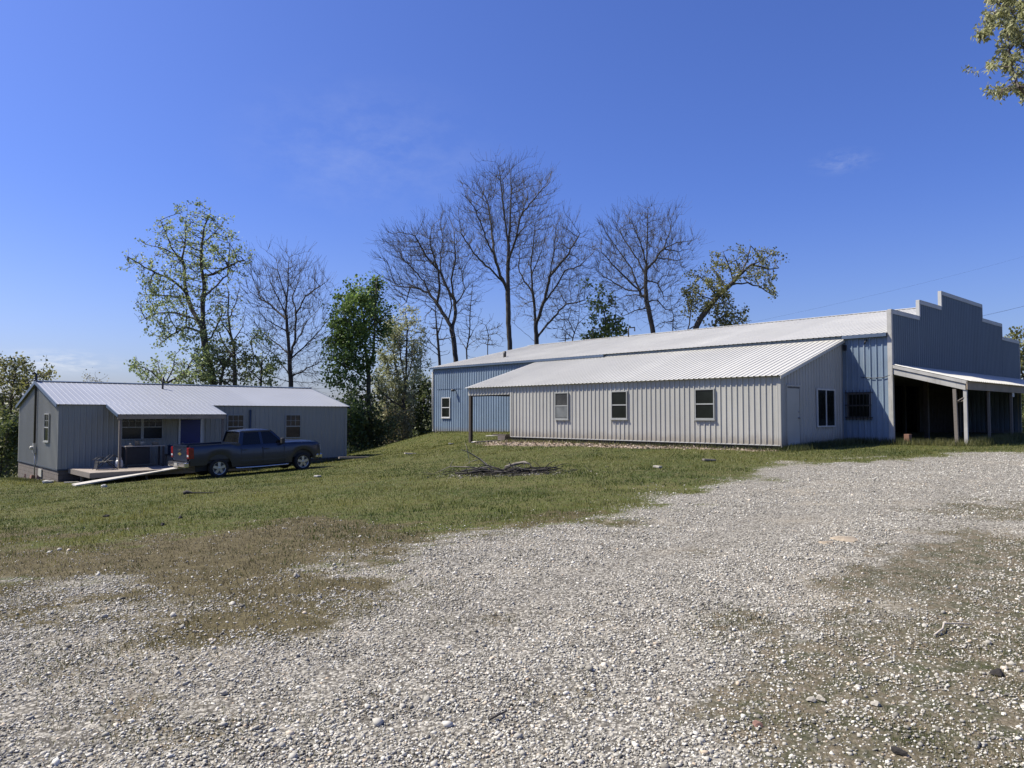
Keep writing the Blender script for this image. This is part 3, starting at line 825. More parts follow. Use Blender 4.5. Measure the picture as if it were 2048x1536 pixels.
# ------------------------------------------------------------------ house
HX0, HX1, HY0, HY1 = 7.38, 21.40, 36.76, 45.8
HZ, HE, HS = -0.78, 2.02, 0.245
HM = (HY0 + HY1) / 2
house = bthing('metal_house', HX0, HY0, -1.4, 'low grey metal-clad house on concrete blocks with a shed-roofed deck porch', 'house')
def zh(y): return HE + HS * (min(y, 2 * HM - y) - HY0)
MB().ribs((HX0, HY0, HZ), X_, HX1 - HX0, Z_, HE - HZ - 0.01, -Y_, h=.022).build('front_wall', M['house_panel'], house)
MB().ribs((HX0, HY1, HZ), X_, HX1 - HX0, Z_, HE - HZ - 0.01, Y_).build('rear_wall', M['house_panel'], house)
for x, n in ((HX0, -X_), (HX1, X_)):
    MB().ribs((x, HY0, HZ), Y_, HY1 - HY0, Z_, lambda d: zh(HY0 + d) - HZ - 0.02, n, kinks=(HM - HY0,), h=.024, w0=.034, w1=.014, minor=False).build('gable_wall', M['house_panel'], house)
mb = MB()
hl = math.sqrt(1 + HS * HS)
for sgn in (1, -1):
    y0 = HY0 - 0.12 if sgn == 1 else HY1 + 0.12
    mb.ribs((HX0 - 0.12, y0, HE + 0.03 - HS * 0.12), X_, HX1 - HX0 + 0.24, Vector((0, sgn, HS)), (HM - HY0 + 0.12) * hl, Vector((0, -sgn * HS, 1)), minor=False, h=.007, w0=.028, w1=.012)
hr = mb.build('roof', M['house_roof'], house)
mb = MB()
for sgn in (1, -1):
    mb.box((HX0 - 0.12, HM, zh(HM) + 0.062), (HX1 - HX0 + 0.24, 0, 0), (0, -sgn * 0.16, -0.16 * HS), (0, 0, 0.014))
mb.build('ridge_cap', M['blue_trim'], hr)
for xe in (HX0 - 0.145, HX1 + 0.122):
    mb = MB()
    for sgn in (1, -1):
        y0 = HY0 - 0.13 if sgn == 1 else HY1 + 0.13
        L = (HM - HY0 + 0.13) if sgn == 1 else (HM - HY0 + 0.128)
        mb.box((xe, y0, HE - HS * 0.13 - 0.10), (0.024, 0, 0), (0, sgn * L, L * HS), (0, 0, 0.15))
    mb.build('rake_trim', M['blue_trim'], hr)
P0x, P1x, PY = HX0 + 1.86, HX0 + 6.44, HY0 - 1.95
pr_ = MB().ribs((P0x - .05, PY, HE + 0.045 - HS * 1.95), X_, P1x - P0x + .1, Vector((0, 1, HS)), 1.97 * hl, Vector((0, -HS, 1)), minor=False, h=.007, w0=.028, w1=.012).build('porch_roof', M['house_roof'], house)
for x in (P0x - 0.075, P1x + 0.052):
    mb = MB()
    mb.box((x, PY - .01, HE - HS * 1.96 - 0.08), (0.024, 0, 0), (0, 1.84, 1.84 * HS), (0, 0, 0.13))
    mb.build('porch_trim', M['blue_trim'], pr_)
MB().box((P0x - .05, PY + .02, HE - HS * 1.95 - 0.16), (P1x - P0x + .1, 0, 0), (0, .04, 0), (0, 0, .17)).build('porch_fascia', M['tan_board'], pr_)
mb = MB()
for i in range(8):
    mb.box((P0x + .05 + i * .62, PY + .07, HE - HS * 1.88 - 0.1), (.04, 0, 0), (0, 1.84, 1.84 * HS), (0, 0, .1))
mb.build('porch_rafters', M['old_wood'], pr_)
for sx in (HX0, HX1 - .08):
    MB().bx(sx - .024, sx + .10, HY0 - .026, HY0 - .006, HZ, HE - .06).build('corner_trim', M['house_panel'], house)
MB().bx(HX0 - 0.03, HX1 + .02, HY0 - 0.03, HY0 - .005, HZ - 0.06, HZ + 0.0).build('base_trim', M['dark_trim_and_shade'], house)
MB().bx(HX0 - 0.03, HX0 - 0.005, HY0 - .004, HY1, HZ - 0.06, HZ + 0.0).build('base_trim', M['dark_trim_and_shade'], house)
# block foundation, each course of blocks drawn as real blocks
mb = MB()
rng = random.Random(3)
def blocks(o, A, N, L, z0, z1):
    o, A, N = Vector(o), Vector(A), Vector(N)
    z, r = z1 - 0.2, 0
    while z > z0 - 0.2:
        d = -0.2 if r % 2 else 0.0
        while d < L:
            a, b = max(d + .005, 0), min(d + .395, L)
            if b > a: mb.box(o + A * a + Z_ * (z - o.z + .005), A * (b - a), -N * 0.14, Z_ * 0.19)
            d += 0.4
        z -= 0.2; r += 1
blocks((HX0 + .02, HY0 + .16, 0), Y_, -X_, HY1 - HY0 - .16, -1.9, HZ - .062)
blocks((HX0 + .02, HY0 + .02, 0), X_, -Y_, HX1 - HX0 - .02, -1.7, HZ - .062)
mb.bx(HX0 + .05, HX0 + .12, HY0 + .2, HY1, -2.1, HZ - .07)
mb.bx(HX0 + .2, HX1 - .02, HY0 + .05, HY0 + .12, -2.0, HZ - .07)
mb.build('block_foundation', M['block'], house)
MB().bx(HX0 - .04, HX0 + .01, HY0 + 3.1, HY0 + 3.75, -1.3, -.95).build('vent', M['white_plastic'], house)
# openings
hw = dict(root=house, A=X_, N=-Y_)
window(house, (HX0 + 2.45, HY0 - .018, .42), X_, -Y_, 1.8, 1.15, M['window_frame'], M['glass_curtain'], style='double', muntins=(6, 2), f=.042, sill=False, label='wide twin window under the porch roof')
window(house, (HX0 + 7.28, HY0 - .018, .35), X_, -Y_, .86, 1.22, M['window_frame'], M['glass_curtain'], f=.042, muntins=(3, 2), sill=False)
window(house, (HX0 + 10.36, HY0 - .018, .33), X_, -Y_, .88, 1.24, M['window_frame'], M['glass_curtain'], f=.042, muntins=(3, 2), sill=False)
window(house, (HX0 - .018, HY0 + 1.62, .36), Y_, -X_, .95, 1.26, M['window_frame'], M['glass'], muntins=(2, 2), f=.042, sill=True)
hd = MB().box((HX0 + 5.05, HY0 - .022, HZ + .06), (.93, 0, 0), (0, -.03, 0), (0, 0, 2.05)).build('door', M['door_blue'], house)
mb = MB()
for x in (4.96, 5.985):
    mb.box((HX0 + x, HY0 - .02, HZ + .04), (.085, 0, 0), (0, -.045, 0), (0, 0, 2.1))
mb.box((HX0 + 4.96, HY0 - .02, HZ + 2.142), (1.11, 0, 0), (0, -.048, 0), (0, 0, .09))
mb.build('door_frame', M['white_frame'], hd)
MB().lathe((HX0 + 5.14, HY0 - .052, HZ + 1.0), (0, -1, 0), [(0, .03), (.03, .015), (.05, .032), (.075, .03), (.08, 0)], 10).build('handle', M['metal'], hd)
MB().box((HX0 + 6.05, HY0 - .024, HZ), (.10, 0, 0), (0, -.02, 0), (0, 0, 2.5)).build('wall_trim', M['white_trim'], house)
MB().tube([(HX0 + 8.46, HY0 - .07, HE - .2), (HX0 + 8.46, HY0 - .07, HZ + .1)], .045, 8).build('downspout', M['dark_trim_and_shade'], house)
# porch posts, deck
DZ = -0.75
for x in (P0x + .03, P1x - .12):
    MB().bx(x, x + .09, PY + .08, PY + .17, DZ + .001, HE - HS * 1.95 - .165).build('porch_post', M['old_wood'], house)
D0, D1, DY = HX0 + .42, HX0 + 7.0, HY0 - 3.6
mb = MB()
y = DY
while y < HY0 - .15:
    mb.bx(D0, D1, y + .004, y + .136, DZ - .038, DZ)
    y += .14
dk = mb.build('deck', M['deck_wood'], house)
mb = MB()
mb.bx(D0 - .04, D0 - .001, DY - .04, HY0 - .04, DZ - .21, DZ - .01)
mb.bx(D0 - .04, D1, DY - .042, DY - .002, DZ - .21, DZ - .012)
for i in range(12):
    mb.bx(D0 + .3 + i * .53, D0 + .34 + i * .53, DY, HY0 - .05, DZ - .2, DZ - .04)
mb.build('deck_joists', M['old_wood'], dk)
for x in (D0 + .1, D0 + 2.1, D0 + 4.2, D1 - .2):
    for y in (DY + .15, DY + 1.9):
        MB().bx(x, x + .1, y, y + .1, gz(*b2w(x, y)) - .15, DZ - .205).build('deck_post', M['old_wood'], dk)
# roof pipe, service mast and meter
MB().tube([(HX0 + 5.3, HM - 1.1, zh(HM - 1.1)), (HX0 + 5.3, HM - 1.1, zh(HM - 1.1) + .62)], .05, 8).build('vent_pipe', M['dark_metal'], hr)
mm = MB().tube([(HX0 - .09, HM - .05, .18), (HX0 - .09, HM - .05, zh(HM) + .38), (HX0 - .16, HM - .05, zh(HM) + .44), (HX0 - .24, HM - .05, zh(HM) + .36)], .05, 8).build('service_mast', M['dark_metal'], house)
MB().bx(HX0 - .16, HX0 - .022, HM - .22, HM + .12, -.25, .2).build('meter_box', M['metal'], mm)
MB().lathe((HX0 - .16, HM - .05, .0), (-1, 0, 0), [(0, .09), (.09, .085), (.12, .05), (.12, 0)], 14).build('meter', M['white_plastic'], mm)
MB().tube([(HX0 - .06, HM - .05, -.25), (HX0 - .06, HM - .05, -1.3)], .025, 6).build('conduit', M['metal'], mm)

# ------------------------------------------------------------------ pickup truck
def car_paint():
    m, nt, b = _new('truck_paint')
    f = noise(nt, 2.0, 4)
    nt.links.new(ramp(nt, f, [(.3, (0.011, 0.019, 0.041)), (.7, (0.016, 0.026, 0.053))]), b.inputs['Base Color'])
    b.inputs['Roughness'].default_value = 0.32
    b.inputs['Metallic'].default_value = 0.35
    b.inputs['Coat Weight'].default_value = 0.45
    b.inputs['Coat Roughness'].default_value = 0.08
    return m
M['truck_paint'] = car_paint()
M['chrome'] = paint('chrome', (0.62, 0.63, 0.64), 0.1, 0.18, 8, metal=0.95)
M['rim'] = paint('rim', (0.55, 0.56, 0.57), 0.1, 0.28, 8, metal=0.7)
M['tyre'] = paint('tyre', (0.022, 0.021, 0.020), 0.25, 0.85, 10)
M['tail_red'] = paint('tail_red', (0.24, 0.010, 0.010), 0.15, 0.2, 10)
M['lens'] = paint('lens', (0.62, 0.64, 0.66), 0.1, 0.12, 8)
M['truck_glass'] = glass('truck_glass', (0.010, 0.011, 0.012), 0.05, 0.35)
M['gold'] = paint('gold', (0.55, 0.42, 0.12), 0.1, 0.35, 8, metal=0.6)
TX, TY = 10.52, 30.0
tzr, tzf = gz(*b2w(TX + 1.2, TY + .5)), gz(*b2w(TX + 4.85, TY + .5))
tw = b2w(TX, TY)
tp = math.atan2(tzf - tzr, 3.65)
truck = empty('pickup_truck', (tw[0], tw[1], tzr - 1.2 * math.sin(tp) - 0.015), ROT, -tp)
ORIG[truck] = Vector((0, 0, 0))
tag(truck, 'dark blue-grey four-door pickup parked nose up the lawn before the house', 'pickup truck')
W = 2.0
def arch(cx, z0, r, n=9, rev=False):
    pts = [(cx + r * math.cos(math.pi * (1 - i / n)), z0 + r * math.sin(math.pi * (1 - i / n))) for i in range(n + 1)]
    return pts[::-1] if rev else pts
def side_strip(mb, prof_low, prof_up, y, t, inset=None):
    pass
# body side: shaped skin with wheel arches, slightly barrelled
def body_side(mb, ysign, yo):
    """lofted side skin; ysign +1 means outward is +y"""
    out = []
    xs = sorted(set([0.05, 0.3, 2.0, 2.04, 3.2, 4.05, 5.45, 5.62, 5.74] + [1.2 + .52 * math.cos(a * math.pi / 12) for a in range(13)] + [4.85 + .52 * math.cos(a * math.pi / 12) for a in range(13)]))
    def low(x):
        for c in (1.2, 4.85):
            if abs(x - c) < .52: return .42 + math.sqrt(max(0, .52 ** 2 - (x - c) ** 2)) * 1.02
        if x > 5.37: return .42 + (x - 5.37) * .25
        if x < .68: return .55
        return .40
    def top(x):
        if x < 2.0: return 1.36
        if x < 4.05: return 1.27
        if x < 5.45: return 1.27 - (x - 4.05) * .03
        return 1.228 - (x - 5.45) * .30
    def inset(x):
        return 0.0 if x < 5.35 else (x - 5.35) ** 2 * .9
    rows = []
    for x in xs:
        l, t = low(x), top(x)
        r = []
        for q, off in ((0, .03), (.25, .0), (.55, .0), (.78, .012), (.93, .03), (1.0, .06)):
            z = l + (t - l) * q
            r.append((x, yo - ysign * (off + inset(x)), z))
        rows.append(r)
    vs = [p for r in rows for p in r]; n = 6; fs = []
    for i in range(len(rows) - 1):
        for j in range(n - 1):
            f = (i * n + j, (i + 1) * n + j, (i + 1) * n + j + 1, i * n + j + 1)
            fs.append(f if ysign < 0 else f[::-1])
    mb.add(vs, fs, True)
mb = MB()
body_side(mb, -1, 0.0); body_side(mb, 1, W)
# hood (lofted), cowl, front wall
hx = [4.02, 4.4, 4.9, 5.3, 5.58, 5.73, 5.78]
hz = [1.30, 1.315, 1.305, 1.285, 1.25, 1.20, 1.08]
vs, fs = [], []
for x, z in zip(hx, hz):
    ins = 0.0 if x < 5.35 else (x - 5.35) ** 2 * .9
    for q, dz in ((0.06 + ins, -.045), (.22 + ins, .02), (.6, .0), (1.0, .03), (1.4, .0), (1.78 - ins, .02), (1.94 - ins, -.045)):
        vs.append((x, q, z + dz))
for i in range(len(hx) - 1):
    for j in range(6):
        fs.append((i * 7 + j, (i + 1) * 7 + j, (i + 1) * 7 + j + 1, i * 7 + j + 1))
mb.add(vs, fs, True)
mb.bx(5.55, 5.70, .2, 1.8, .5, 1.0)
mb.bx(1.98, 2.06, .05, 1.95, .5, 1.36)                     # bed front wall
mb.bx(2.04, 4.1, .06, 1.94, .45, 1.26)                     # cab lower mass
mb.bx(.06, 2.0, .04, .16, .75, 1.365); mb.bx(.06, 2.0, 1.84, 1.96, .75, 1.365)   # bed rails
mb.bx(.06, 2.0, .16, 1.84, .70, .78)                       # bed floor
body = mb.build('body', M['truck_paint'], truck)
# dark underside and arch liners
mb = MB(); mb.bx(.35, 5.4, .35, 1.65, .30, .60)
for c in (1.2, 4.85):
    mb.bx(c - .55, c + .55, .12, 1.88, .62, .92)
mb.build('chassis', M['black'], truck)
# cab: greenhouse with pillars
def cab_pt(x, z, side):
    # tumblehome: narrower towards the roof
    k = (z - 1.25) / .63
    y = 0.07 + .19 * k
    return Vector((x, y if side < 0 else W - y, z))
roofp = [(2.16, 1.80), (2.30, 1.85), (2.8, 1.885), (3.25, 1.875), (3.48, 1.83)]
mb = MB(); vs, fs = [], []
ys = [.26, .34, .7, 1.0, 1.3, 1.66, 1.74]; dzr = [-.05, 0, .015, .02, .015, 0, -.05]
for x, z in roofp:
    for y, dz in zip(ys, dzr): vs.append((x, y, z + dz))
for i in range(len(roofp) - 1):
    for j in range(6): fs.append((i * 7 + j, (i + 1) * 7 + j, (i + 1) * 7 + j + 1, i * 7 + j + 1))
mb.add(vs, fs, True)
def bar(mb, p, q, w, t):
    p, q = Vector(p), Vector(q); d = (q - p)
    s_ = Vector((w, 0, 0)); 
    mb.box(p - s_ / 2, s_, d, Vector((0, t, 0)))
for sd in (-1, 1):
    t = .05 if sd < 0 else -.05
    bar(mb, cab_pt(2.09, 1.24, sd), cab_pt(2.23, 1.82, sd), .16, t)      # C pillar
    bar(mb, cab_pt(3.02, 1.24, sd), cab_pt(2.98, 1.83, sd), .11, t)      # B pillar
    bar(mb, cab_pt(4.02, 1.24, sd), cab_pt(3.46, 1.80, sd), .10, t)      # A pillar
    a, b = cab_pt(2.2, 1.78, sd), cab_pt(3.5, 1.78, sd)
    mb.box(a, b - a, (0, t, 0), (0, 0, .06))
mb.box((2.05, .07, 1.25), (0, 1.86, 0), (.06, 0, 0), (0, 0, .06))
mb.build('cab', M['truck_paint'], truck)
def pane(name, pts, mat=M['truck_glass']):
    mb = MB(); n = (Vector(pts[1]) - Vector(pts[0])).cross(Vector(pts[2]) - Vector(pts[0])).normalized() * .008
    mb.prism(pts, n); return mb.build(name, mat, truck)
for sd in (-1, 1):
    e = Vector((0, .022 if sd < 0 else -.022, 0))
    pane('side_window', [cab_pt(2.17, 1.27, sd) + e, cab_pt(2.97, 1.27, sd) + e, cab_pt(2.94, 1.79, sd) + e, cab_pt(2.28, 1.79, sd) + e])
    pane('side_window', [cab_pt(3.07, 1.27, sd) + e, cab_pt(3.93, 1.27, sd) + e, cab_pt(3.47, 1.79, sd) + e, cab_pt(3.03, 1.79, sd) + e])
pane('rear_window', [(2.075, .14, 1.29), (2.075, 1.86, 1.29), (2.21, 1.70, 1.80), (2.21, .30, 1.80)])
pane('windscreen', [(4.05, .12, 1.28), (4.05, 1.88, 1.28), (3.52, 1.71, 1.82), (3.52, .29, 1.82)])
mb = MB()
mb.bx(2.3, 3.2, .3, 1.7, 1.0, 1.25); mb.bx(2.75, 2.9, .35, .85, 1.2, 1.62); mb.bx(2.75, 2.9, 1.15, 1.65, 1.2, 1.62)
mb.bx(3.7, 4.0, .2, 1.8, 1.1, 1.24)
mb.build('seats', M['black'], truck)
# door lines and handles
for x0, x1 in ((2.10, 3.02), (3.04, 3.98)):
    mb = MB()
    for x in (x0, x1):
        mb.box((x - .006, -.004, .5), (.012, 0, 0), (0, .012, 0), (0, 0, .64))
    mb.box((x0, -.004, .495), (x1 - x0, 0, 0), (0, .012, 0), (0, 0, .012))
    d = mb.build('door_seam', M['black'], truck)
    MB().box((x0 + .06, -.034, 1.05), (.19, 0, 0), (0, .035, 0), (0, 0, .035)).build('door_handle', M['truck_paint'], d)
MB().box((2.05, -.006, .60), (1.95, 0, 0), (0, .01, 0), (0, 0, .05)).build('side_moulding', M['truck_paint'], truck)
# tailgate, lights, bumpers
mb = MB(); mb.bx(.0, .06, .2, 1.8, .74, 1.37); mb.box((-.015, .2, 1.30), (.02, 0, 0), (0, 1.6, 0), (0, 0, .075)); mb.bx(-.006, .0, .3, 1.7, .84, 1.12)
tg = mb.build('tailgate', M['truck_paint'], truck)
MB().bx(-.02, -.006, .86, 1.14, 1.14, 1.20).build('handle', M['black'], tg)
mb = MB(); mb.bx(-.016, -.006, .82, 1.18, .985, 1.035); mb.bx(-.017, -.0055, .93, 1.07, .955, 1.065)
mb.build('emblem', M['gold'], tg)
for y0 in (-.012, 1.79):
    mb = MB(); mb.bx(-.012, .20, y0, y0 + .222, .84, 1.28)
    tl = mb.build('taillight', M['tail_red'], truck, bevel=.02)
    MB().bx(-.016, .1, y0 + .03, y0 + .19, .92, 1.0).build('reversing_lamp', M['lens'], tl)
mb = MB(); mb.bx(-.16, .02, .03, 1.97, .50, .70); mb.bx(-.17, .05, .7, 1.3, .46, .62)
bp = mb.build('rear_bumper', M['chrome'], truck, bevel=.03)
MB().bx(-.18, -.155, .83, 1.17, .54, .66).build('licence_plate', M['white_plastic'], bp)
mb = MB(); mb.bx(5.58, 5.84, .12, 1.88, .48, .70); mb.bx(5.35, 5.62, .02, .2, .5, .70); mb.bx(5.35, 5.62, 1.8, 1.98, .5, .70)
mb.build('front_bumper', M['chrome'], truck, bevel=.05)
mb = MB(); mb.bx(5.70, 5.80, .42, 1.58, .72, 1.13); mb.build('grille', M['black'], truck)
for y0, y1 in ((.07, .42), (1.58, 1.93)):
    mb = MB()
    mb.prism([(5.50, y0, .86), (5.79, y0 + (.12 if y0 < 1 else 0), .86), (5.77, y0 + (.12 if y0 < 1 else 0), 1.10), (5.46, y0, 1.14)], (0, y1 - y0 - .12, 0))
    mb.build('headlight', M['lens'], truck)
# mirrors, running board
for y0, s_ in ((-.02, -1), (W + .02, 1)):
    mb = MB(); mb.box((3.78, y0, 1.24), (.14, 0, 0), (0, s_ * .19, 0), (0, 0, .24)); mb.box((3.84, y0 - s_ * .06, 1.22), (.07, 0, 0), (0, s_ * .12, 0), (0, 0, .06))
    mb.build('mirror', M['black'], truck, bevel=.025)
for y0 in (-.04, W - .10):
    MB().tube([(1.85, y0 + .08, .36), (1.95, y0, .34), (3.0, y0, .33), (4.1, y0, .34), (4.2, y0 + .08, .36)], .04, 8).build('running_board', M['chrome'], truck)
# wheels
def wheel(x, y, s_):
    R_ = .39
    n = Vector((0, s_, 0))
    prof = [(-.13, .24), (-.13, .33), (-.12, .372), (-.08, R_), (.08, R_), (.115, .375), (.13, .33), (.125, .262), (.11, .25)]
    t = MB().lathe((x, y, R_), n, prof, 28).build('tyre', M['tyre'], wr_)
    mb = MB()
    mb.lathe((x, y, R_), n, [(.118, .262), (.122, .25), (.10, .235), (.02, .225), (.0, .0)], 28)
    r = MB()
    mb.lathe((x, y, R_), n, [(.02, .07), (.105, .065), (.115, .04), (.115, 0)], 16)
    for k in range(5):
        a = 2 * math.pi * k / 5 + .3
        d = Vector((math.cos(a), 0, math.sin(a))); q = Vector((-math.sin(a), 0, math.cos(a)))
        c = Vector((x, y, R_))
        mb.add([c + d * .04 - q * .05 + n * .112, c + d * .04 + q * .05 + n * .112, c + d * .245 + q * .055 + n * .108, c + d * .245 - q * .055 + n * .108,
                c + d * .04 - q * .05 + n * .06, c + d * .04 + q * .05 + n * .06, c + d * .245 + q * .055 + n * .06, c + d * .245 - q * .055 + n * .06],
               [(0, 1, 2, 3), (7, 6, 5, 4), (0, 4, 5, 1), (1, 5, 6, 2), (2, 6, 7, 3), (3, 7, 4, 0)])
    mb.build('rim', M['rim'], wr_, recalc=True)
    MB().lathe((x, y, R_), n, [(.0, .24), (.005, .0)], 20).build('brake_disc', M['black'], wr_)
for (x, y, s_) in ((1.2, .14, -1), (4.85, .14, -1), (1.2, W - .14, 1), (4.85, W - .14, 1)):
    wr_ = MB().lathe((x, y - s_ * .02, .39), (0, s_, 0), [(-.1, 0), (-.1, .2), (.0, .2), (.0, 0)], 16).build('wheel', M['black'], truck)
    wheel(x, y, s_)

# ------------------------------------------------------------------ trees
def tubes_np(P0, P1, R0, R1, k):
    n = len(P0)
    d = P1 - P0
    L = np.linalg.norm(d, axis=1, keepdims=True); d = d / np.maximum(L, 1e-9)
    ref = np.where(np.abs(d[:, 2:3]) < 0.9, np.array([[0, 0, 1.0]]), np.array([[1.0, 0, 0]]))
    a = np.cross(d, ref); a /= np.linalg.norm(a, axis=1, keepdims=True)
    b = np.cross(d, a)
    t = np.arange(k) * 2 * np.pi / k
    ring = a[:, None, :] * np.cos(t)[None, :, None] + b[:, None, :] * np.sin(t)[None, :, None]
    V = np.concatenate([P0[:, None, :] + ring * R0[:, None, None], P1[:, None, :] + ring * R1[:, None, None]], 1).reshape(-1, 3)
    base = np.arange(n)[:, None] * 2 * k
    j = np.arange(k)[None, :]; j2 = (j + 1) % k
    F = np.stack([base + j, base + j2, base + k + j2, base + k + j], -1).reshape(-1, 4)
    return V, F
def in_poly(P, x, y):
    P = np.asarray(P, float); c = np.zeros(x.shape, bool); n = len(P)
    for i in range(n):
        a, b = P[i], P[(i + 1) % n]
        c ^= ((a[1] > y) != (b[1] > y)) & (x < (b[0] - a[0]) * (y - a[1]) / (b[1] - a[1] + 1e-9) + a[0])
    return c
def leaves_np(C, size, rng, aspect=0.6, droop=0.0, flat=0.0):
    n = len(C)
    d = rng.normal(size=(n, 3)); d[:, 2] -= droop; d[:, 2] *= (1 - flat)
    d /= np.linalg.norm(d, axis=1, keepdims=True)
    r = rng.normal(size=(n, 3)); s = np.cross(d, r); s /= np.linalg.norm(s, axis=1, keepdims=True) + 1e-9
    up = np.cross(s, d)
    L = (size * rng.uniform(0.6, 1.35, n))[:, None]
    w = L * aspect * 0.5
    V = np.stack([C, C + d * L * 0.45 + s * w + up * L * .06, C + d * L, C + d * L * 0.45 - s * w + up * L * .06], 1).reshape(-1, 3)
    F = np.arange(n * 4).reshape(n, 4)
    return V, F

def grow(seed, nodes, parent, attr, D=0.35, infl=4.0, kill=0.55, iters=70, up=0.08):
    rng = np.random.default_rng(seed)
    N = [np.asarray(p, float) for p in nodes]; P = list(parent)
    A = attr.copy()
    near_i = np.zeros(len(A), int); near_d = np.full(len(A), 1e9)
    arr = np.array(N)
    for i in range(0, len(arr), 64):
        d = np.linalg.norm(A[:, None, :] - arr[None, i:i + 64, :], axis=2)
        j = d.argmin(1); dm = d[np.arange(len(A)), j]
        u = dm < near_d; near_d[u] = dm[u]; near_i[u] = j[u] + i
    kids = {}
    for it in range(iters):
        keep = near_d > kill
        A, near_i, near_d = A[keep], near_i[keep], near_d[keep]
        act = near_d < infl
        if not act.any(): break
        idx = near_i[act]
        arr = np.array(N)
        dv = A[act] - arr[idx]; dv /= np.linalg.norm(dv, axis=1, keepdims=True) + 1e-9
        acc = np.zeros((len(N), 3)); np.add.at(acc, idx, dv)
        src = np.unique(idx)
        new = []
        for s in src:
            v = acc[s]; l = np.linalg.norm(v)
            if l < 1e-3: continue
            v = v / l + np.array([0, 0, up]) + rng.normal(size=3) * 0.11
            v /= np.linalg.norm(v)
            c = kids.get(s, [])
            if len(c) >= 3 or any(np.dot(v, q) > 0.97 for q in c): continue
            kids[s] = c + [v]
            N.append(N[s] + v * D); P.append(s); new.append(len(N) - 1)
        if not new: break
        na = np.array([N[i] for i in new])
        for i in range(0, len(na), 64):
            d = np.linalg.norm(A[:, None, :] - na[None, i:i + 64, :], axis=2)
            j = d.argmin(1); dm = d[np.arange(len(A)), j]
            u = dm < near_d; near_d[u] = dm[u]; near_i[u] = np.array(new)[j[u] + i]
    return np.array(N), np.array(P)

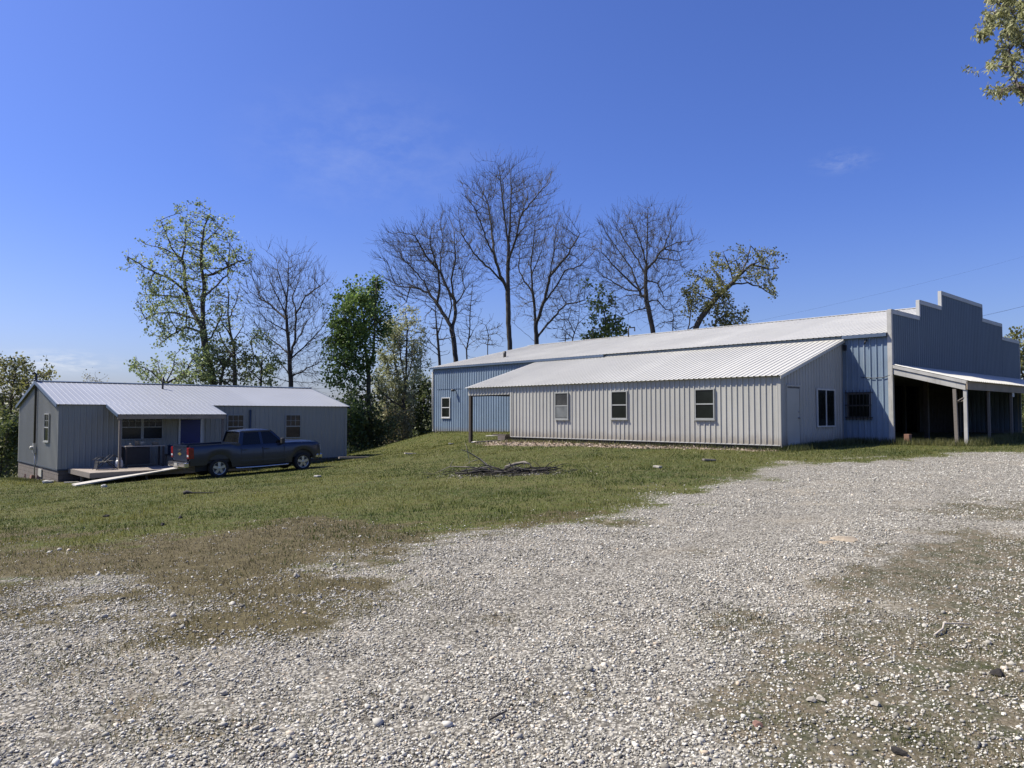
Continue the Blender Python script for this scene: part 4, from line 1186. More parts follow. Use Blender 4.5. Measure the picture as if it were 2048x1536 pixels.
def tree(name, label, Y, limbs, base_r, env, n_attr=900, seed=1, group=None, tip=0.011, D=0.35, infl=4.0, kill=0.55, twigs=1.0, twig_len=0.5,
         leaf=None, bark='bark', twigm='twig', cat='tree', to_ground=True, depth_k=0.8, up=0.08, sink=0.25, fuzz=0.28, fan=0.0):
    """limbs: polylines in photo positions, first is the trunk; they are lifted to distance Y and spread in depth"""
    rng = np.random.default_rng(seed)
    mpp = Y / FPX
    env = np.asarray(env, float)
    nodes, par, pix = [], [], []
    tx, ty = limbs[0][0]
    base = np.array(at(tx, ty, Y))
    if to_ground:
        g = gz(base[0], Y) - sink
        gp = np.array([base[0] + rng.normal() * .1, Y, g])
        if g < base[2] - 0.3:
            m = max(1, int((base[2] - g) / 0.6))
            for i in range(m):
                nodes.append(gp + (base - gp) * i / m); par.append(i - 1); pix.append((tx, ty + 1000))
    for li, pl in enumerate(limbs):
        pl = np.asarray(pl, float)
        if li == 0:
            prev = len(nodes) - 1; dep = 0.0; drift = rng.normal() * 0.05
        else:
            pp = np.array(pix); j = int(((pp - pl[0]) ** 2).sum(1).argmin())
            prev = j; dep = nodes[j][1] - Y; drift = rng.choice([-1, 1]) * rng.uniform(0.15, 0.75)
            pl = np.vstack([pix[j], pl[1:]]) if np.hypot(*(np.array(pix[j]) - pl[0])) < 14 else np.vstack([pix[j], pl])
        for a, b in zip(pl[:-1], pl[1:]):
            m = max(1, int(round(np.hypot(*(b - a)) * mpp / 0.42)))
            for i in range(1, m + 1):
                q = a + (b - a) * i / m
                dep += drift * np.hypot(*(b - a)) * mpp / m
                jit = rng.normal(size=2) * 0.05 / mpp * (0.6 if li else 0.3)
                p = np.array(at(q[0] + jit[0], q[1] + jit[1], Y + dep))
                nodes.append(p); par.append(prev); pix.append(tuple(q)); prev = len(nodes) - 1
            drift *= 0.85
    # attraction points through the crown's volume
    lo, hi = env.min(0), env.max(0)
    cand = rng.uniform(lo, hi, size=(n_attr * 6, 2))
    cand = cand[in_poly(env, cand[:, 0], cand[:, 1])][:n_attr]
    cand = cand + rng.normal(size=cand.shape) * fuzz / mpp
    rows = np.linspace(lo[1], hi[1], 40); L_, R_ = [], []
    xs = np.linspace(lo[0], hi[0], 160)
    for r in rows:
        ins = in_poly(env, xs, np.full(xs.shape, r + 0.01))
        if ins.any(): L_.append(xs[ins].min()); R_.append(xs[ins].max())
        else: L_.append(np.nan); R_.append(np.nan)
    ok = ~np.isnan(L_); L_ = np.interp(cand[:, 1], rows[ok], np.array(L_)[ok]); R_ = np.interp(cand[:, 1], rows[ok], np.array(R_)[ok])
    c, hw = (L_ + R_) / 2, np.maximum((R_ - L_) / 2, 1)
    dpt = rng.uniform(-1, 1, len(cand)) * hw * mpp * depth_k * np.sqrt(np.clip(1 - ((cand[:, 0] - c) / hw) ** 2, .05, 1))
    A = np.array([at(q[0], q[1], Y + d) for q, d in zip(cand, dpt)])
    N, P = grow(seed, nodes, par, A, D=D, infl=infl, kill=kill, up=up) if n_attr else (np.array(nodes), np.array(par))
    n0 = len(nodes)
    # fine twigs
    nt = int(len(N) * twigs)
    n_grown = len(N)
    cnt = np.bincount(P[P >= 0], minlength=len(N))
    cand_i = np.where((np.arange(len(N)) >= n0) | (cnt == 0))[0]
    if nt and len(cand_i):
        pick = rng.choice(cand_i, nt)
        dirn = N[pick] - N[np.maximum(P[pick], 0)]
        dirn /= np.linalg.norm(dirn, axis=1, keepdims=True) + 1e-9
        ctr = N[min(n0 - 1, max(0, n0 // 12))] * np.array([1, 1, 0]) + np.array([0, 0, N[:, 2].max() * .35 + base[2] * .65])
        out = N[pick] - ctr; out /= np.linalg.norm(out, axis=1, keepdims=True) + 1e-9
        v = dirn * 0.6 + out * fan + rng.normal(size=(nt, 3)) * 0.33 + np.array([0, 0, .22 + fan * .3]); v /= np.linalg.norm(v, axis=1, keepdims=True)
        l = twig_len * rng.uniform(.5, 1.3, nt)[:, None]
        m1 = N[pick] + v * l * .5
        v2 = v + rng.normal(size=(nt, 3)) * .25 + np.array([0, 0, .15]); v2 /= np.linalg.norm(v2, axis=1, keepdims=True)
        m2 = m1 + v2 * l * .5
        k = len(N)
        N = np.vstack([N, m1, m2]); P = np.r_[P, pick, np.arange(k, k + nt)]
    n = len(N)
    # pipe model radii
    e = 2.25
    acc = np.zeros(n); hasch = np.bincount(P[P >= 0], minlength=n) > 0
    acc[~hasch] = tip ** e
    for i in range(n - 1, -1, -1):
        if P[i] >= 0: acc[P[i]] += acc[i]
    r = np.maximum(acc, 1e-12) ** (1 / e)
    rb = max(r.max(), tip * 1.5)
    r = tip * (r / tip) ** (math.log(base_r / tip) / math.log(rb / tip))
    X, Yw = base[0], Y
    root = empty(name, (X, Yw, gz(X, Yw) if to_ground else base[2]))
    tag(root, label, cat, group)
    off = np.array(root.location)
    i1 = np.where(P >= 0)[0]; i0 = P[i1]
    r0 = np.minimum(r[i0], r[i1] * 1.6 + .004); r1 = r[i1]
    thick = r1 > 0.03
    Vs, Fs, k0 = [], [], 0
    for mask, k in ((thick & (r1 > .09), 9), (thick & (r1 <= .09), 6)):
        if mask.any():
            V, F = tubes_np(N[i0[mask]], N[i1[mask]], r0[mask], r1[mask], k)
            Vs.append(V); Fs.append(F + k0); k0 += len(V)
    if Vs: fast_mesh('trunk', np.vstack(Vs) - off, np.vstack(Fs), M[bark], root, smooth=True)
    thin = ~thick
    if thin.any():
        V, F = tubes_np(N[i0[thin]], N[i1[thin]], r0[thin], r1[thin], 3)
        fast_mesh('twigs', V - off, F, M[twigm], root)
    if leaf:
        num, size, mat, jit = leaf['n'], leaf['size'], leaf['mat'], leaf.get('jit', .25)
        src = np.where(r < leaf.get('rmax', .02))[0]
        if len(src) == 0: src = np.arange(n)
        # leaf sprays: some shoots are heavy, some bare
        wgt = rng.random(len(src)) ** leaf.get('clump', 2.0) + .02
        wgt *= 0.25 + fbm(N[src, 0] * .9 + N[src, 1] * .5, N[src, 2] * .9, 0.55, seed) ** 2 * 3
        pick = rng.choice(src, num, p=wgt / wgt.sum())
        C = N[pick] + rng.normal(size=(num, 3)) * jit
        V, F = leaves_np(C, size, rng, leaf.get('aspect', .7), leaf.get('droop', .1))
        var = np.repeat(np.clip(0.5 + (fbm(C[:, 0] + C[:, 1], C[:, 2], 0.8, seed + 3) - .5) * 1.2 + rng.normal(size=num) * .22, 0, 1), 4)
        fast_mesh('foliage', V - off, F, M[mat], root, attr={'var': var})
    return root

def crop(ox, oy, s, *pls):
    return [[(ox + x / s, oy + y / s) for x, y in pl] for pl in pls]
M['leaf_spring'] = leafmat('leaf_spring', (0.125, 0.165, 0.058), (0.37, 0.44, 0.19), .45)
M['leaf_green'] = leafmat('leaf_green', (0.045, 0.080, 0.022), (0.14, 0.19, 0.06), .42)
M['leaf_fresh'] = leafmat('leaf_fresh', (0.060, 0.110, 0.026), (0.20, 0.29, 0.08), .48)
M['leaf_pale'] = leafmat('leaf_pale', (0.20, 0.22, 0.10), (0.48, 0.50, 0.31), .42)
M['leaf_bronze'] = leafmat('leaf_bronze', (0.085, 0.095, 0.030), (0.25, 0.25, 0.085), .42)
M['leaf_tan'] = leafmat('leaf_tan', (0.15, 0.135, 0.065), (0.34, 0.31, 0.18), .4)
M['leaf_dark'] = leafmat('leaf_dark', (0.045, 0.068, 0.022), (0.125, 0.155, 0.055), .4)
M['leaf_brush'] = leafmat('leaf_brush', (0.060, 0.085, 0.024), (0.17, 0.19, 0.065), .4)
M['leaf_catkin'] = leafmat('leaf_catkin', (0.13, 0.14, 0.035), (0.52, 0.52, 0.29), .5)

BARE = dict(tip=.0062, D=.25, kill=.40, infl=5.0, twig_len=1.0, up=.36, fuzz=.55, fan=.6)
bareg = 'bare trees behind the metal shop'
# E: forked tree leaning left
L = crop(740, 310, 3.572, [(615, 1490), (600, 1350), (590, 1280), (578, 1225)], [(578, 1225), (540, 1160), (480, 1060), (420, 985), (330, 950), (240, 945), (150, 930)],
         [(425, 985), (385, 900), (290, 800), (200, 700), (115, 610)], [(590, 1240), (615, 1110), (600, 1030), (540, 930), (505, 840), (505, 700), (520, 600), (500, 500)],
         [(505, 840), (400, 720), (320, 580)], [(612, 1070), (645, 1030), (680, 960), (660, 870), (640, 770)], [(600, 1030), (580, 900), (610, 740), (600, 560)], [(470, 1050), (500, 960), (480, 800), (430, 640), (440, 520)],
         [(570, 1180), (585, 1080), (560, 960)], [(300, 950), (260, 1050), (190, 1110), (150, 1140)])
tree('bare_tree', 'bare forked tree bending left, beside the far corner of the metal shop', 60, L, .20,
     [(770, 485), (800, 470), (835, 462), (865, 450), (895, 440), (915, 470), (935, 500), (945, 560), (925, 620), (900, 625), (880, 600), (840, 590), (795, 605), (775, 580), (785, 545), (765, 510)],
     4200, 11, bareg, bark='bark_dark', twigm='twig_dark', twigs=1.3, **BARE)
# F: tallest
L = crop(740, 310, 3.572, [(1000, 1400), (990, 1200), (985, 1000), (985, 800), (990, 650), (960, 450), (940, 250), (920, 80)],
         [(978, 955), (930, 860), (880, 700), (840, 620), (740, 500), (620, 440)], [(965, 930), (900, 850), (830, 790), (740, 700), (650, 560)], [(885, 720), (865, 500), (840, 350), (790, 200)],
         [(985, 760), (1040, 600), (1080, 430), (1130, 280), (1210, 130)], [(990, 640), (1000, 450), (1010, 280), (1000, 100)], [(988, 980), (1060, 940), (1090, 860), (1140, 760)],
         [(1080, 440), (1180, 300), (1280, 195)], [(990, 1285), (870, 1215), (740, 1150), (650, 1080)], [(840, 620), (760, 400), (680, 290)], [(1000, 1260), (1050, 1120), (1110, 1010)], [(1040, 600), (1150, 440), (1260, 330)])
tree('bare_tree', 'tallest bare tree, straight single trunk rising behind the metal shop roof', 63, L, .21,
     [(910, 440), (925, 390), (960, 355), (985, 330), (1010, 332), (1045, 345), (1080, 350), (1100, 370), (1090, 440), (1075, 470), (1040, 520), (1010, 560), (980, 545), (945, 540), (915, 480)],
     4200, 12, bareg, bark='bark_dark', twigm='twig_dark', twigs=1.2, **BARE)
# G: many stemmed, right of F
L = crop(740, 310, 3.572, [(1190, 1370), (1185, 1250), (1175, 1100), (1160, 950), (1150, 800), (1170, 600), (1180, 480)], [(1200, 1210), (1240, 1060), (1280, 900), (1310, 700), (1340, 450)],
         [(1240, 1070), (1330, 940), (1390, 830), (1500, 790), (1600, 690)], [(1205, 1310), (1290, 1180), (1400, 1070), (1530, 1040)], [(1162, 970), (1100, 900), (1060, 800), (1070, 680)],
         [(1178, 1330), (1080, 1250), (1000, 1190)], [(1285, 880), (1420, 700), (1500, 560)], [(1160, 850), (1220, 700), (1260, 560)], [(1170, 1050), (1110, 1060), (1060, 1130)], [(1310, 700), (1400, 560), (1420, 460)])
tree('bare_tree', 'bare wide tree with several rising stems, directly right of the tallest one', 67, L, .21,
     [(1035, 520), (1065, 470), (1090, 440), (1125, 430), (1150, 455), (1165, 480), (1190, 495), (1180, 530), (1172, 600), (1140, 640), (1100, 620), (1060, 640), (1035, 600)],
     4200, 13, bareg, bark='bark_dark', twigm='twig_dark', twigs=1.2, **BARE)
# H: bare tree with drooping lower limbs
L = crop(1160, 400, 4.6545, [(690, 1250), (655, 1100), (620, 950), (610, 750), (620, 550), (630, 300), (630, 90)], [(605, 700), (540, 560), (400, 350), (330, 200)], [(620, 650), (700, 560), (780, 450), (840, 300), (865, 110)],
         [(780, 460), (900, 400), (1060, 370)], [(780, 460), (920, 480), (1050, 440)], [(608, 920), (520, 880), (420, 890), (330, 950)], [(570, 860), (480, 640), (330, 420), (220, 280)], [(560, 850), (400, 700), (200, 490)],
         [(625, 740), (720, 770), (780, 900)], [(630, 940), (720, 930), (800, 1020)], [(620, 1000), (500, 1030), (400, 1080)], [(600, 600), (560, 400), (470, 180)], [(620, 800), (540, 850), (440, 840), (170, 680)], [(640, 620), (720, 540), (900, 560)])
tree('bare_tree', 'bare tree with short drooping lower limbs, above the middle of the shop roof', 63, L, .21,
     [(1200, 530), (1208, 470), (1235, 440), (1265, 430), (1295, 418), (1320, 432), (1348, 425), (1365, 470), (1385, 490), (1360, 560), (1350, 620), (1325, 645), (1285, 630), (1235, 620), (1215, 585), (1195, 550)],
     4200, 14, bareg, bark='bark_dark', twigm='twig_dark', twigs=1.3, **BARE)
# B: bare tree behind the house
L = crop(220, 380, 3.656, [(1325, 1450), (1315, 1280), (1302, 1080), (1285, 900), (1300, 700), (1310, 490)], [(1335, 1250), (1350, 1100), (1360, 900), (1335, 780), (1400, 600), (1430, 560)],
         [(1285, 930), (1200, 860), (1110, 800), (1055, 680), (1040, 620)], [(1315, 1370), (1220, 1220), (1160, 1170)], [(1310, 1220), (1200, 1110), (1100, 1030), (1050, 870)], [(1302, 1050), (1220, 990)],
         [(1283, 890), (1200, 730), (1130, 560)], [(1360, 900), (1430, 780), (1570, 680)], [(1340, 1240), (1450, 1120), (1570, 980)], [(1300, 1450), (1210, 1370), (1120, 1290)], [(1290, 800), (1240, 640), (1230, 540)], [(1345, 1130), (1440, 960), (1560, 830)], [(1330, 1380), (1400, 1330), (1560, 1240)])
tree('bare_tree', 'bare fan-shaped tree with a dark split trunk behind the house roof', 54, L, .17,
     [(500, 590), (503, 545), (530, 525), (560, 520), (580, 512), (610, 528), (640, 550), (655, 580), (650, 640), (658, 680), (640, 750), (600, 775), (560, 760), (530, 700), (510, 660)],
     4200, 15, 'bare trees behind the house', bark='bark_dark', twigm='twig_dark', twigs=1.2, **BARE)
# A2: thin bare tree with small leaves between
L = crop(220, 380, 3.656, [(915, 1435), (905, 1150), (880, 1030), (860, 900), (870, 750)], [(890, 1060), (830, 990), (770, 850), (760, 740)], [(905, 1110), (970, 1000), (990, 850)], [(870, 950), (930, 800), (950, 680)], [(910, 1250), (840, 1130), (800, 1050)])
tree('bare_tree', 'slender half-bare tree between the tall leafy one and the fan-shaped bare one', 56, L, .15,
     [(420, 640), (440, 570), (470, 560), (490, 620), (495, 690), (480, 740), (440, 760), (415, 700)], 700, 16, 'bare trees behind the house',
     leaf=dict(n=500, size=.16, mat='leaf_spring', jit=.2), twigs=1.3)
# A: tall leafy tree
L = crop(220, 380, 3.656, [(765, 1430), (725, 1270), (695, 1150), (678, 1000), (682, 830), (690, 680), (665, 550), (672, 400), (690, 270), (740, 150)], [(672, 985), (600, 880), (560, 740), (545, 600), (530, 500), (550, 350), (565, 110)],
         [(550, 720), (440, 650), (330, 600), (220, 545), (130, 490)], [(565, 790), (400, 770), (220, 765)], [(688, 640), (790, 600), (900, 540), (1050, 490)], [(685, 800), (780, 700), (860, 620), (880, 340)], [(650, 960), (480, 900), (350, 900), (220, 960)],
         [(700, 1110), (740, 1080), (800, 960), (830, 850)], [(540, 570), (450, 420), (370, 220)], [(535, 500), (400, 430), (270, 400)], [(690, 1060), (560, 1000), (420, 1080), (360, 1130)], [(672, 420), (760, 320), (830, 240)])
tree('leafy_tree', 'tall sparse leafy tree with two upright stems behind the house', 52, L, .24,
     [(250, 520), (260, 500), (290, 520), (295, 480), (315, 440), (345, 430), (375, 405), (420, 415), (450, 450), (470, 480), (510, 515), (490, 545), (460, 560), (470, 640), (440, 680), (400, 690), (350, 670), (320, 690), (290, 660), (270, 630), (280, 580)],
     1300, 17, 'leafy trees behind the house', leaf=dict(n=7000, size=.155, mat='leaf_spring', jit=.15, clump=2.5, rmax=.03, aspect=.8), twigs=1.0, twig_len=.4)
# low leafy trees behind the house
L = crop(220, 380, 3.656, [(405, 1425), (380, 1370), (355, 1310), (350, 1250)], [(405, 1420), (460, 1300), (480, 1200)], [(390, 1400), (300, 1330), (230, 1290)], [(410, 1430), (560, 1330), (620, 1200)])
tree('leafy_tree', 'low spreading leafy tree at the left end behind the house ridge', 50, L, .10,
     [(275, 760), (285, 730), (320, 725), (345, 705), (400, 695), (430, 720), (420, 770), (330, 775)], 600, 18, 'leafy trees behind the house', leaf=dict(n=2600, size=.16, mat='leaf_spring', jit=.16, clump=1.5, rmax=.03, aspect=.8))
L = crop(220, 380, 3.656, [(800, 1440), (830, 1300), (880, 1220), (920, 1120)], [(830, 1300), (780, 1200), (770, 1130)], [(870, 1230), (960, 1180), (1000, 1130)], [(900, 1440), (900, 1300), (960, 1250)])
tree('leafy_tree', 'yellow-green bushy tree at the foot of the tall leafy one', 51, L, .11,
     [(400, 770), (405, 720), (425, 695), (460, 685), (490, 690), (505, 720), (495, 775)], 600, 19, 'leafy trees behind the house', leaf=dict(n=2300, size=.16, mat='leaf_brush', jit=.16, clump=1.6, rmax=.03, aspect=.8))
L = crop(220, 380, 3.656, [(1100, 1445), (1108, 1300), (1120, 1180)], [(1108, 1310), (1060, 1220), (1030, 1100)], [(1112, 1260), (1160, 1200), (1180, 1150)], [(1104, 1380), (1030, 1330), (1000, 1290)])
tree('leafy_tree', 'small thin leafy tree left of the fan-shaped bare one', 53, L, .08,
     [(485, 770), (490, 720), (500, 690), (520, 680), (545, 700), (550, 740), (540, 775)], 500, 20, 'leafy trees behind the house', leaf=dict(n=1200, size=.17, mat='leaf_spring', jit=.16, clump=1.6, rmax=.03, aspect=.8))
# C: green tree in the gap
s_ = 3.8385
L = crop(640, 520, s_, [(392, 1450), (395, 1300), (370, 1100), (375, 900), (350, 700), (345, 560), (330, 400), (270, 260)], [(380, 850), (410, 700), (420, 500), (430, 250), (440, 150)], [(352, 680), (280, 560), (200, 440), (140, 380)],
         [(372, 950), (280, 860), (180, 800), (60, 760)], [(372, 1000), (250, 930), (110, 880)], [(355, 780), (240, 720), (130, 650)], [(420, 520), (500, 420), (560, 370)], [(330, 450), (230, 500), (100, 500)])
tree('leafy_tree', 'full green tree between the house and the metal shop', 54, L, .17,
     [(655, 705), (670, 640), (668, 600), (690, 590), (710, 580), (735, 558), (765, 550), (775, 590), (780, 625), (770, 680), (745, 720), (735, 780), (700, 790), (660, 770), (650, 720)],
     1200, 21, 'trees in the gap', leaf=dict(n=11000, size=.19, mat='leaf_fresh', jit=.24, clump=3.0, rmax=.03, aspect=.85), twigs=.8, twig_len=.35)
# D: pale blossoming tree
L = crop(640, 520, s_, [(640, 1410), (650, 1250), (640, 1100), (660, 900), (665, 700), (670, 500), (650, 400)], [(650, 1000), (700, 820), (720, 600), (740, 420)], [(645, 1050), (590, 880), (560, 700), (580, 540)], [(655, 950), (620, 760), (610, 560)],
         [(580, 1400), (590, 1150), (570, 950), (500, 800)], [(645, 1150), (520, 1060), (420, 960)], [(700, 1300), (720, 1050), (730, 900)])
tree('blossoming_tree', 'pale cream-green tree coming into leaf in the gap beside the shop', 57, L, .16,
     [(745, 780), (750, 720), (760, 670), (785, 630), (810, 620), (835, 630), (850, 670), (840, 720), (832, 790), (800, 830), (760, 830)],
     1200, 22, 'trees in the gap', leaf=dict(n=11000, size=.15, mat='leaf_pale', jit=.16, clump=1.4, rmax=.03, aspect=.75), twigs=1.4, twig_len=.45)
# thin saplings near the far corner of the shop
L = crop(740, 310, 3.572, [(500, 1520), (490, 1400), (475, 1200), (465, 1080)], [(480, 1280), (520, 1170), (540, 1100)], [(490, 1400), (400, 1290), (350, 1240)], [(492, 1440), (430, 1390), (370, 1350)], [(488, 1330), (560, 1310), (580, 1300)], [(470, 1130), (420, 1080)])
tree('bare_tree', 'thin dark bare tree just left of the forked one', 58, L, .11,
     [(850, 700), (840, 650), (855, 600), (875, 590), (895, 610), (905, 660), (900, 700), (870, 720)], 450, 23, bareg, bark='bark_dark', twigm='twig_dark')
L = crop(740, 310, 3.572, [(695, 1470), (690, 1390), (710, 1280), (715, 1150), (725, 1000)], [(690, 1390), (640, 1320), (620, 1250)], [(705, 1300), (770, 1200), (790, 1120)], [(695, 1400), (740, 1330), (790, 1310)])
tree('bare_tree', 'slim bare sapling between the forked tree and the tallest tree', 62, L, .07,
     [(910, 680), (915, 620), (930, 580), (950, 570), (965, 600), (960, 670), (940, 710)], 450, 24, bareg, bark='bark_dark', twigm='twig_dark')
L = crop(740, 310, 3.572, [(1440, 1350), (1460, 1270), (1490, 1180), (1500, 1050)], [(1460, 1270), (1420, 1180), (1440, 1100)], [(1480, 1210), (1540, 1150)], [(1450, 1310), (1380, 1250), (1300, 1230)])
tree('bare_tree', 'small bare sapling left of the little green tree', 66, L, .06,
     [(1110, 680), (1120, 640), (1140, 610), (1165, 600), (1175, 640), (1165, 675)], 350, 25, bareg, bark='bark_dark', twigm='twig_dark')
# brushy undergrowth row along the roof line
for i, (x, y0, y1, w) in enumerate([(975, 690, 650, 30), (1130, 678, 640, 22), (1345, 655, 610, 22), (840, 735, 690, 20)]):
    tree('bare_sapling', ['bare brushy sapling under the tallest tree', 'bare brushy sapling under the wide many-stemmed tree', 'bare brushy sapling at the foot of the drooping-limbed tree',
                          'bare brushy sapling in the gap at the shop corner'][i], 64 - i, [[(x, y0 + 8), (x + 2, (y0 + y1) / 2), (x - 3, y1)]], .045,
         [(x - w, y0), (x - w * .8, y1), (x, y1 - 12), (x + w * .8, y1), (x + w, y0)], 260, 30 + i, 'bare saplings', bark='bark_dark', twigm='twig_dark', twigs=1.6)
# I: leaning tree with bronze leaves
L = crop(1160, 400, 4.6545, [(1060, 1210), (1130, 1090), (1190, 1010), (1280, 900), (1400, 790), (1500, 680), (1600, 600), (1700, 560), (1820, 480)], [(1400, 790), (1560, 770), (1660, 800), (1740, 850), (1830, 910)], [(1420, 770), (1390, 620), (1330, 480)],
         [(1500, 680), (1560, 550), (1590, 430)], [(1600, 620), (1750, 640), (1850, 630)], [(1280, 900), (1200, 800), (1100, 700)], [(1240, 930), (1100, 870), (980, 850)], [(1200, 1000), (1300, 960), (1400, 980)],
         [(1010, 1210), (1030, 1050), (1000, 960)], [(1350, 830), (1300, 720), (1220, 610)], [(1500, 690), (1450, 560), (1480, 470)], [(1640, 600), (1700, 540), (1700, 470)])
tree('leaning_tree', 'tree leaning far to the right with bronze young leaves behind the shop roof', 61, L, .24,
     [(1365, 590), (1385, 545), (1410, 530), (1440, 505), (1490, 490), (1530, 495), (1555, 510), (1558, 545), (1555, 595), (1535, 590), (1510, 560), (1470, 565), (1450, 590), (1465, 620), (1440, 625), (1400, 620), (1370, 630)],
     1000, 26, 'leafy trees behind the shop', leaf=dict(n=4200, size=.17, mat='leaf_bronze', jit=.16, clump=2.8, rmax=.03, aspect=.85), bark='bark_dark', twigm='twig_dark', twigs=.7, twig_len=.35, kill=.6)
L = crop(1160, 400, 4.6545, [(1250, 1190), (1270, 1110), (1400, 1060), (1580, 1140)], [(1260, 1150), (1330, 1090), (1380, 1030)], [(1380, 1070), (1480, 1060), (1520, 1040)])
tree('leafy_tree', 'low leafy bush showing over the shop roof under the leaning tree', 62, L, .07,
     [(1415, 655), (1425, 625), (1460, 618), (1490, 625), (1500, 645), (1470, 655)], 350, 27, 'leafy trees behind the shop', leaf=dict(n=900, size=.19, mat='leaf_bronze', jit=.15, rmax=.03, aspect=.85))
L = crop(1160, 400, 4.6545, [(245, 1290), (235, 1100), (210, 1000), (160, 860)], [(235, 1120), (330, 1060), (400, 1100)], [(225, 1050), (280, 960), (270, 920)], [(240, 1200), (130, 1200), (90, 1280)], [(215, 1010), (110, 980), (90, 940)])
tree('leafy_tree', 'small bright green tree rising over the shop roof left of the drooping-limbed tree', 64, L, .09,
     [(1177, 680), (1180, 650), (1190, 630), (1177, 605), (1185, 575), (1205, 572), (1215, 600), (1235, 610), (1230, 640), (1250, 660), (1245, 680)],
     500, 28, 'leafy trees behind the shop', leaf=dict(n=1500, size=.26, mat='leaf_green', jit=.2, rmax=.03, aspect=.8, clump=1.5))

# shrubs in the gap, on the far left, and behind the canopy
def shrub(label, x, yb, yt, w, Y, mat, n, seed, name='shrub', size=.2, group=None, cat='shrub', tw=.8):
    rng = random.Random(seed)
    h = yb - yt
    limbs = [[(x, yb), (x + rng.uniform(-.1, .1) * w, yb - h * .4), (x + rng.uniform(-.25, .25) * w, yb - h * .8)]]
    for k in range(5):
        sx = rng.uniform(-1, 1)
        limbs.append([(x, yb - h * rng.uniform(.02, .3)), (x + sx * w * .5, yb - h * .45), (x + sx * w * .85, yb - h * rng.uniform(.55, .9))])
    env = [(x - w * .75, yb - h * .02), (x - w, yb - h * .45), (x - w * .75, yb - h * .8), (x - w * .25, yt + h * .04 * rng.random()), (x + w * .2, yt), (x + w * .7, yb - h * .82), (x + w, yb - h * .4), (x + w * .8, yb - h * .02)]
    return tree(name, label, Y, limbs, .06, env, int(300 + n / 10), seed, group, leaf=dict(n=n, size=size, mat=mat, jit=.22, rmax=.05, aspect=.8, clump=1.2), twigs=tw, cat=cat)
GG = 'undergrowth in the gap between house and shop'
shrub('dark green shrub against the right end of the house', 690, 915, 795, 34, 52, 'leaf_green', 2600, 41, group=GG)
shrub('dense green shrub under the full green tree', 725, 905, 790, 34, 53, 'leaf_brush', 2600, 42, group=GG)
shrub('low yellow-green shrub at the edge of the grass in the gap', 765, 902, 845, 30, 53, 'leaf_brush', 1500, 43, group=GG, size=.16)
shrub('olive shrub below the pale cream-green tree', 790, 890, 780, 32, 56, 'leaf_tan', 2200, 44, group=GG, size=.16)
shrub('dark evergreen shrub beside the shop corner', 838, 878, 745, 30, 60, 'leaf_dark', 3600, 45, group=GG)
shrub('dark evergreen shrub behind the olive one', 812, 890, 790, 30, 61, 'leaf_dark', 2600, 46, group=GG)
shrub('dark shrub deep in the gap beyond the green tree', 745, 905, 800, 40, 62, 'leaf_dark', 2600, 47, group=GG)
shrub('dark shrub peeping past the house corner', 700, 910, 790, 30, 60, 'leaf_dark', 2400, 48, group=GG)
GL = 'trees and shrubs beyond the left end of the house'
L = [[(12, 960), (18, 880), (22, 800), (30, 750)], [(20, 830), (-10, 770), (-40, 740)], [(22, 800), (60, 760), (95, 745)], [(18, 860), (50, 820), (60, 780)], [(25, 780), (10, 740), (15, 725)]]
tree('leafy_tree', 'olive leafy tree over the left end of the house', 55, L, .15,
     [(-60, 800), (-50, 730), (0, 718), (40, 722), (65, 735), (105, 745), (95, 765), (60, 790), (50, 850), (-50, 850)], 900, 51, GL, leaf=dict(n=3300, size=.21, mat='leaf_bronze', jit=.2, rmax=.03, aspect=.8, clump=1.8))
shrub('dark green shrub at the picture left edge beyond the house', 0, 962, 825, 38, 50, 'leaf_brush', 3400, 52, group=GL)
shrub('olive shrub beside the rear corner of the house', 42, 955, 800, 32, 57, 'leaf_bronze', 2600, 53, group=GL)
shrub('dark shrub far beyond the rear corner of the house', 20, 950, 835, 60, 66, 'leaf_dark', 3000, 54, group=GL, size=.26)
shrub('tiny bare-topped tree showing over the house ridge', 190, 800, 755, 28, 62, 'leaf_tan', 300, 55, group=GL, size=.14)
GRT = 'trees behind the right end of the shop'
L = [[(2060, 885), (2058, 800), (2050, 740), (2062, 690)], [(2055, 760), (2030, 720), (2020, 690)], [(2058, 790), (2090, 740), (2110, 700)]]
tree('leafy_tree', 'yellowish leafy tree behind the right end of the false front', 52, L, .16,
     [(2012, 720), (2018, 690), (2035, 672), (2070, 665), (2110, 690), (2120, 780), (2080, 840), (2030, 830), (2015, 770)], 700, 61, GRT, leaf=dict(n=3000, size=.22, mat='leaf_bronze', jit=.22, rmax=.04, aspect=.8))
shrub('green shrub under the far end of the canopy', 2062, 892, 790, 26, 45, 'leaf_brush', 1800, 62, group=GRT)

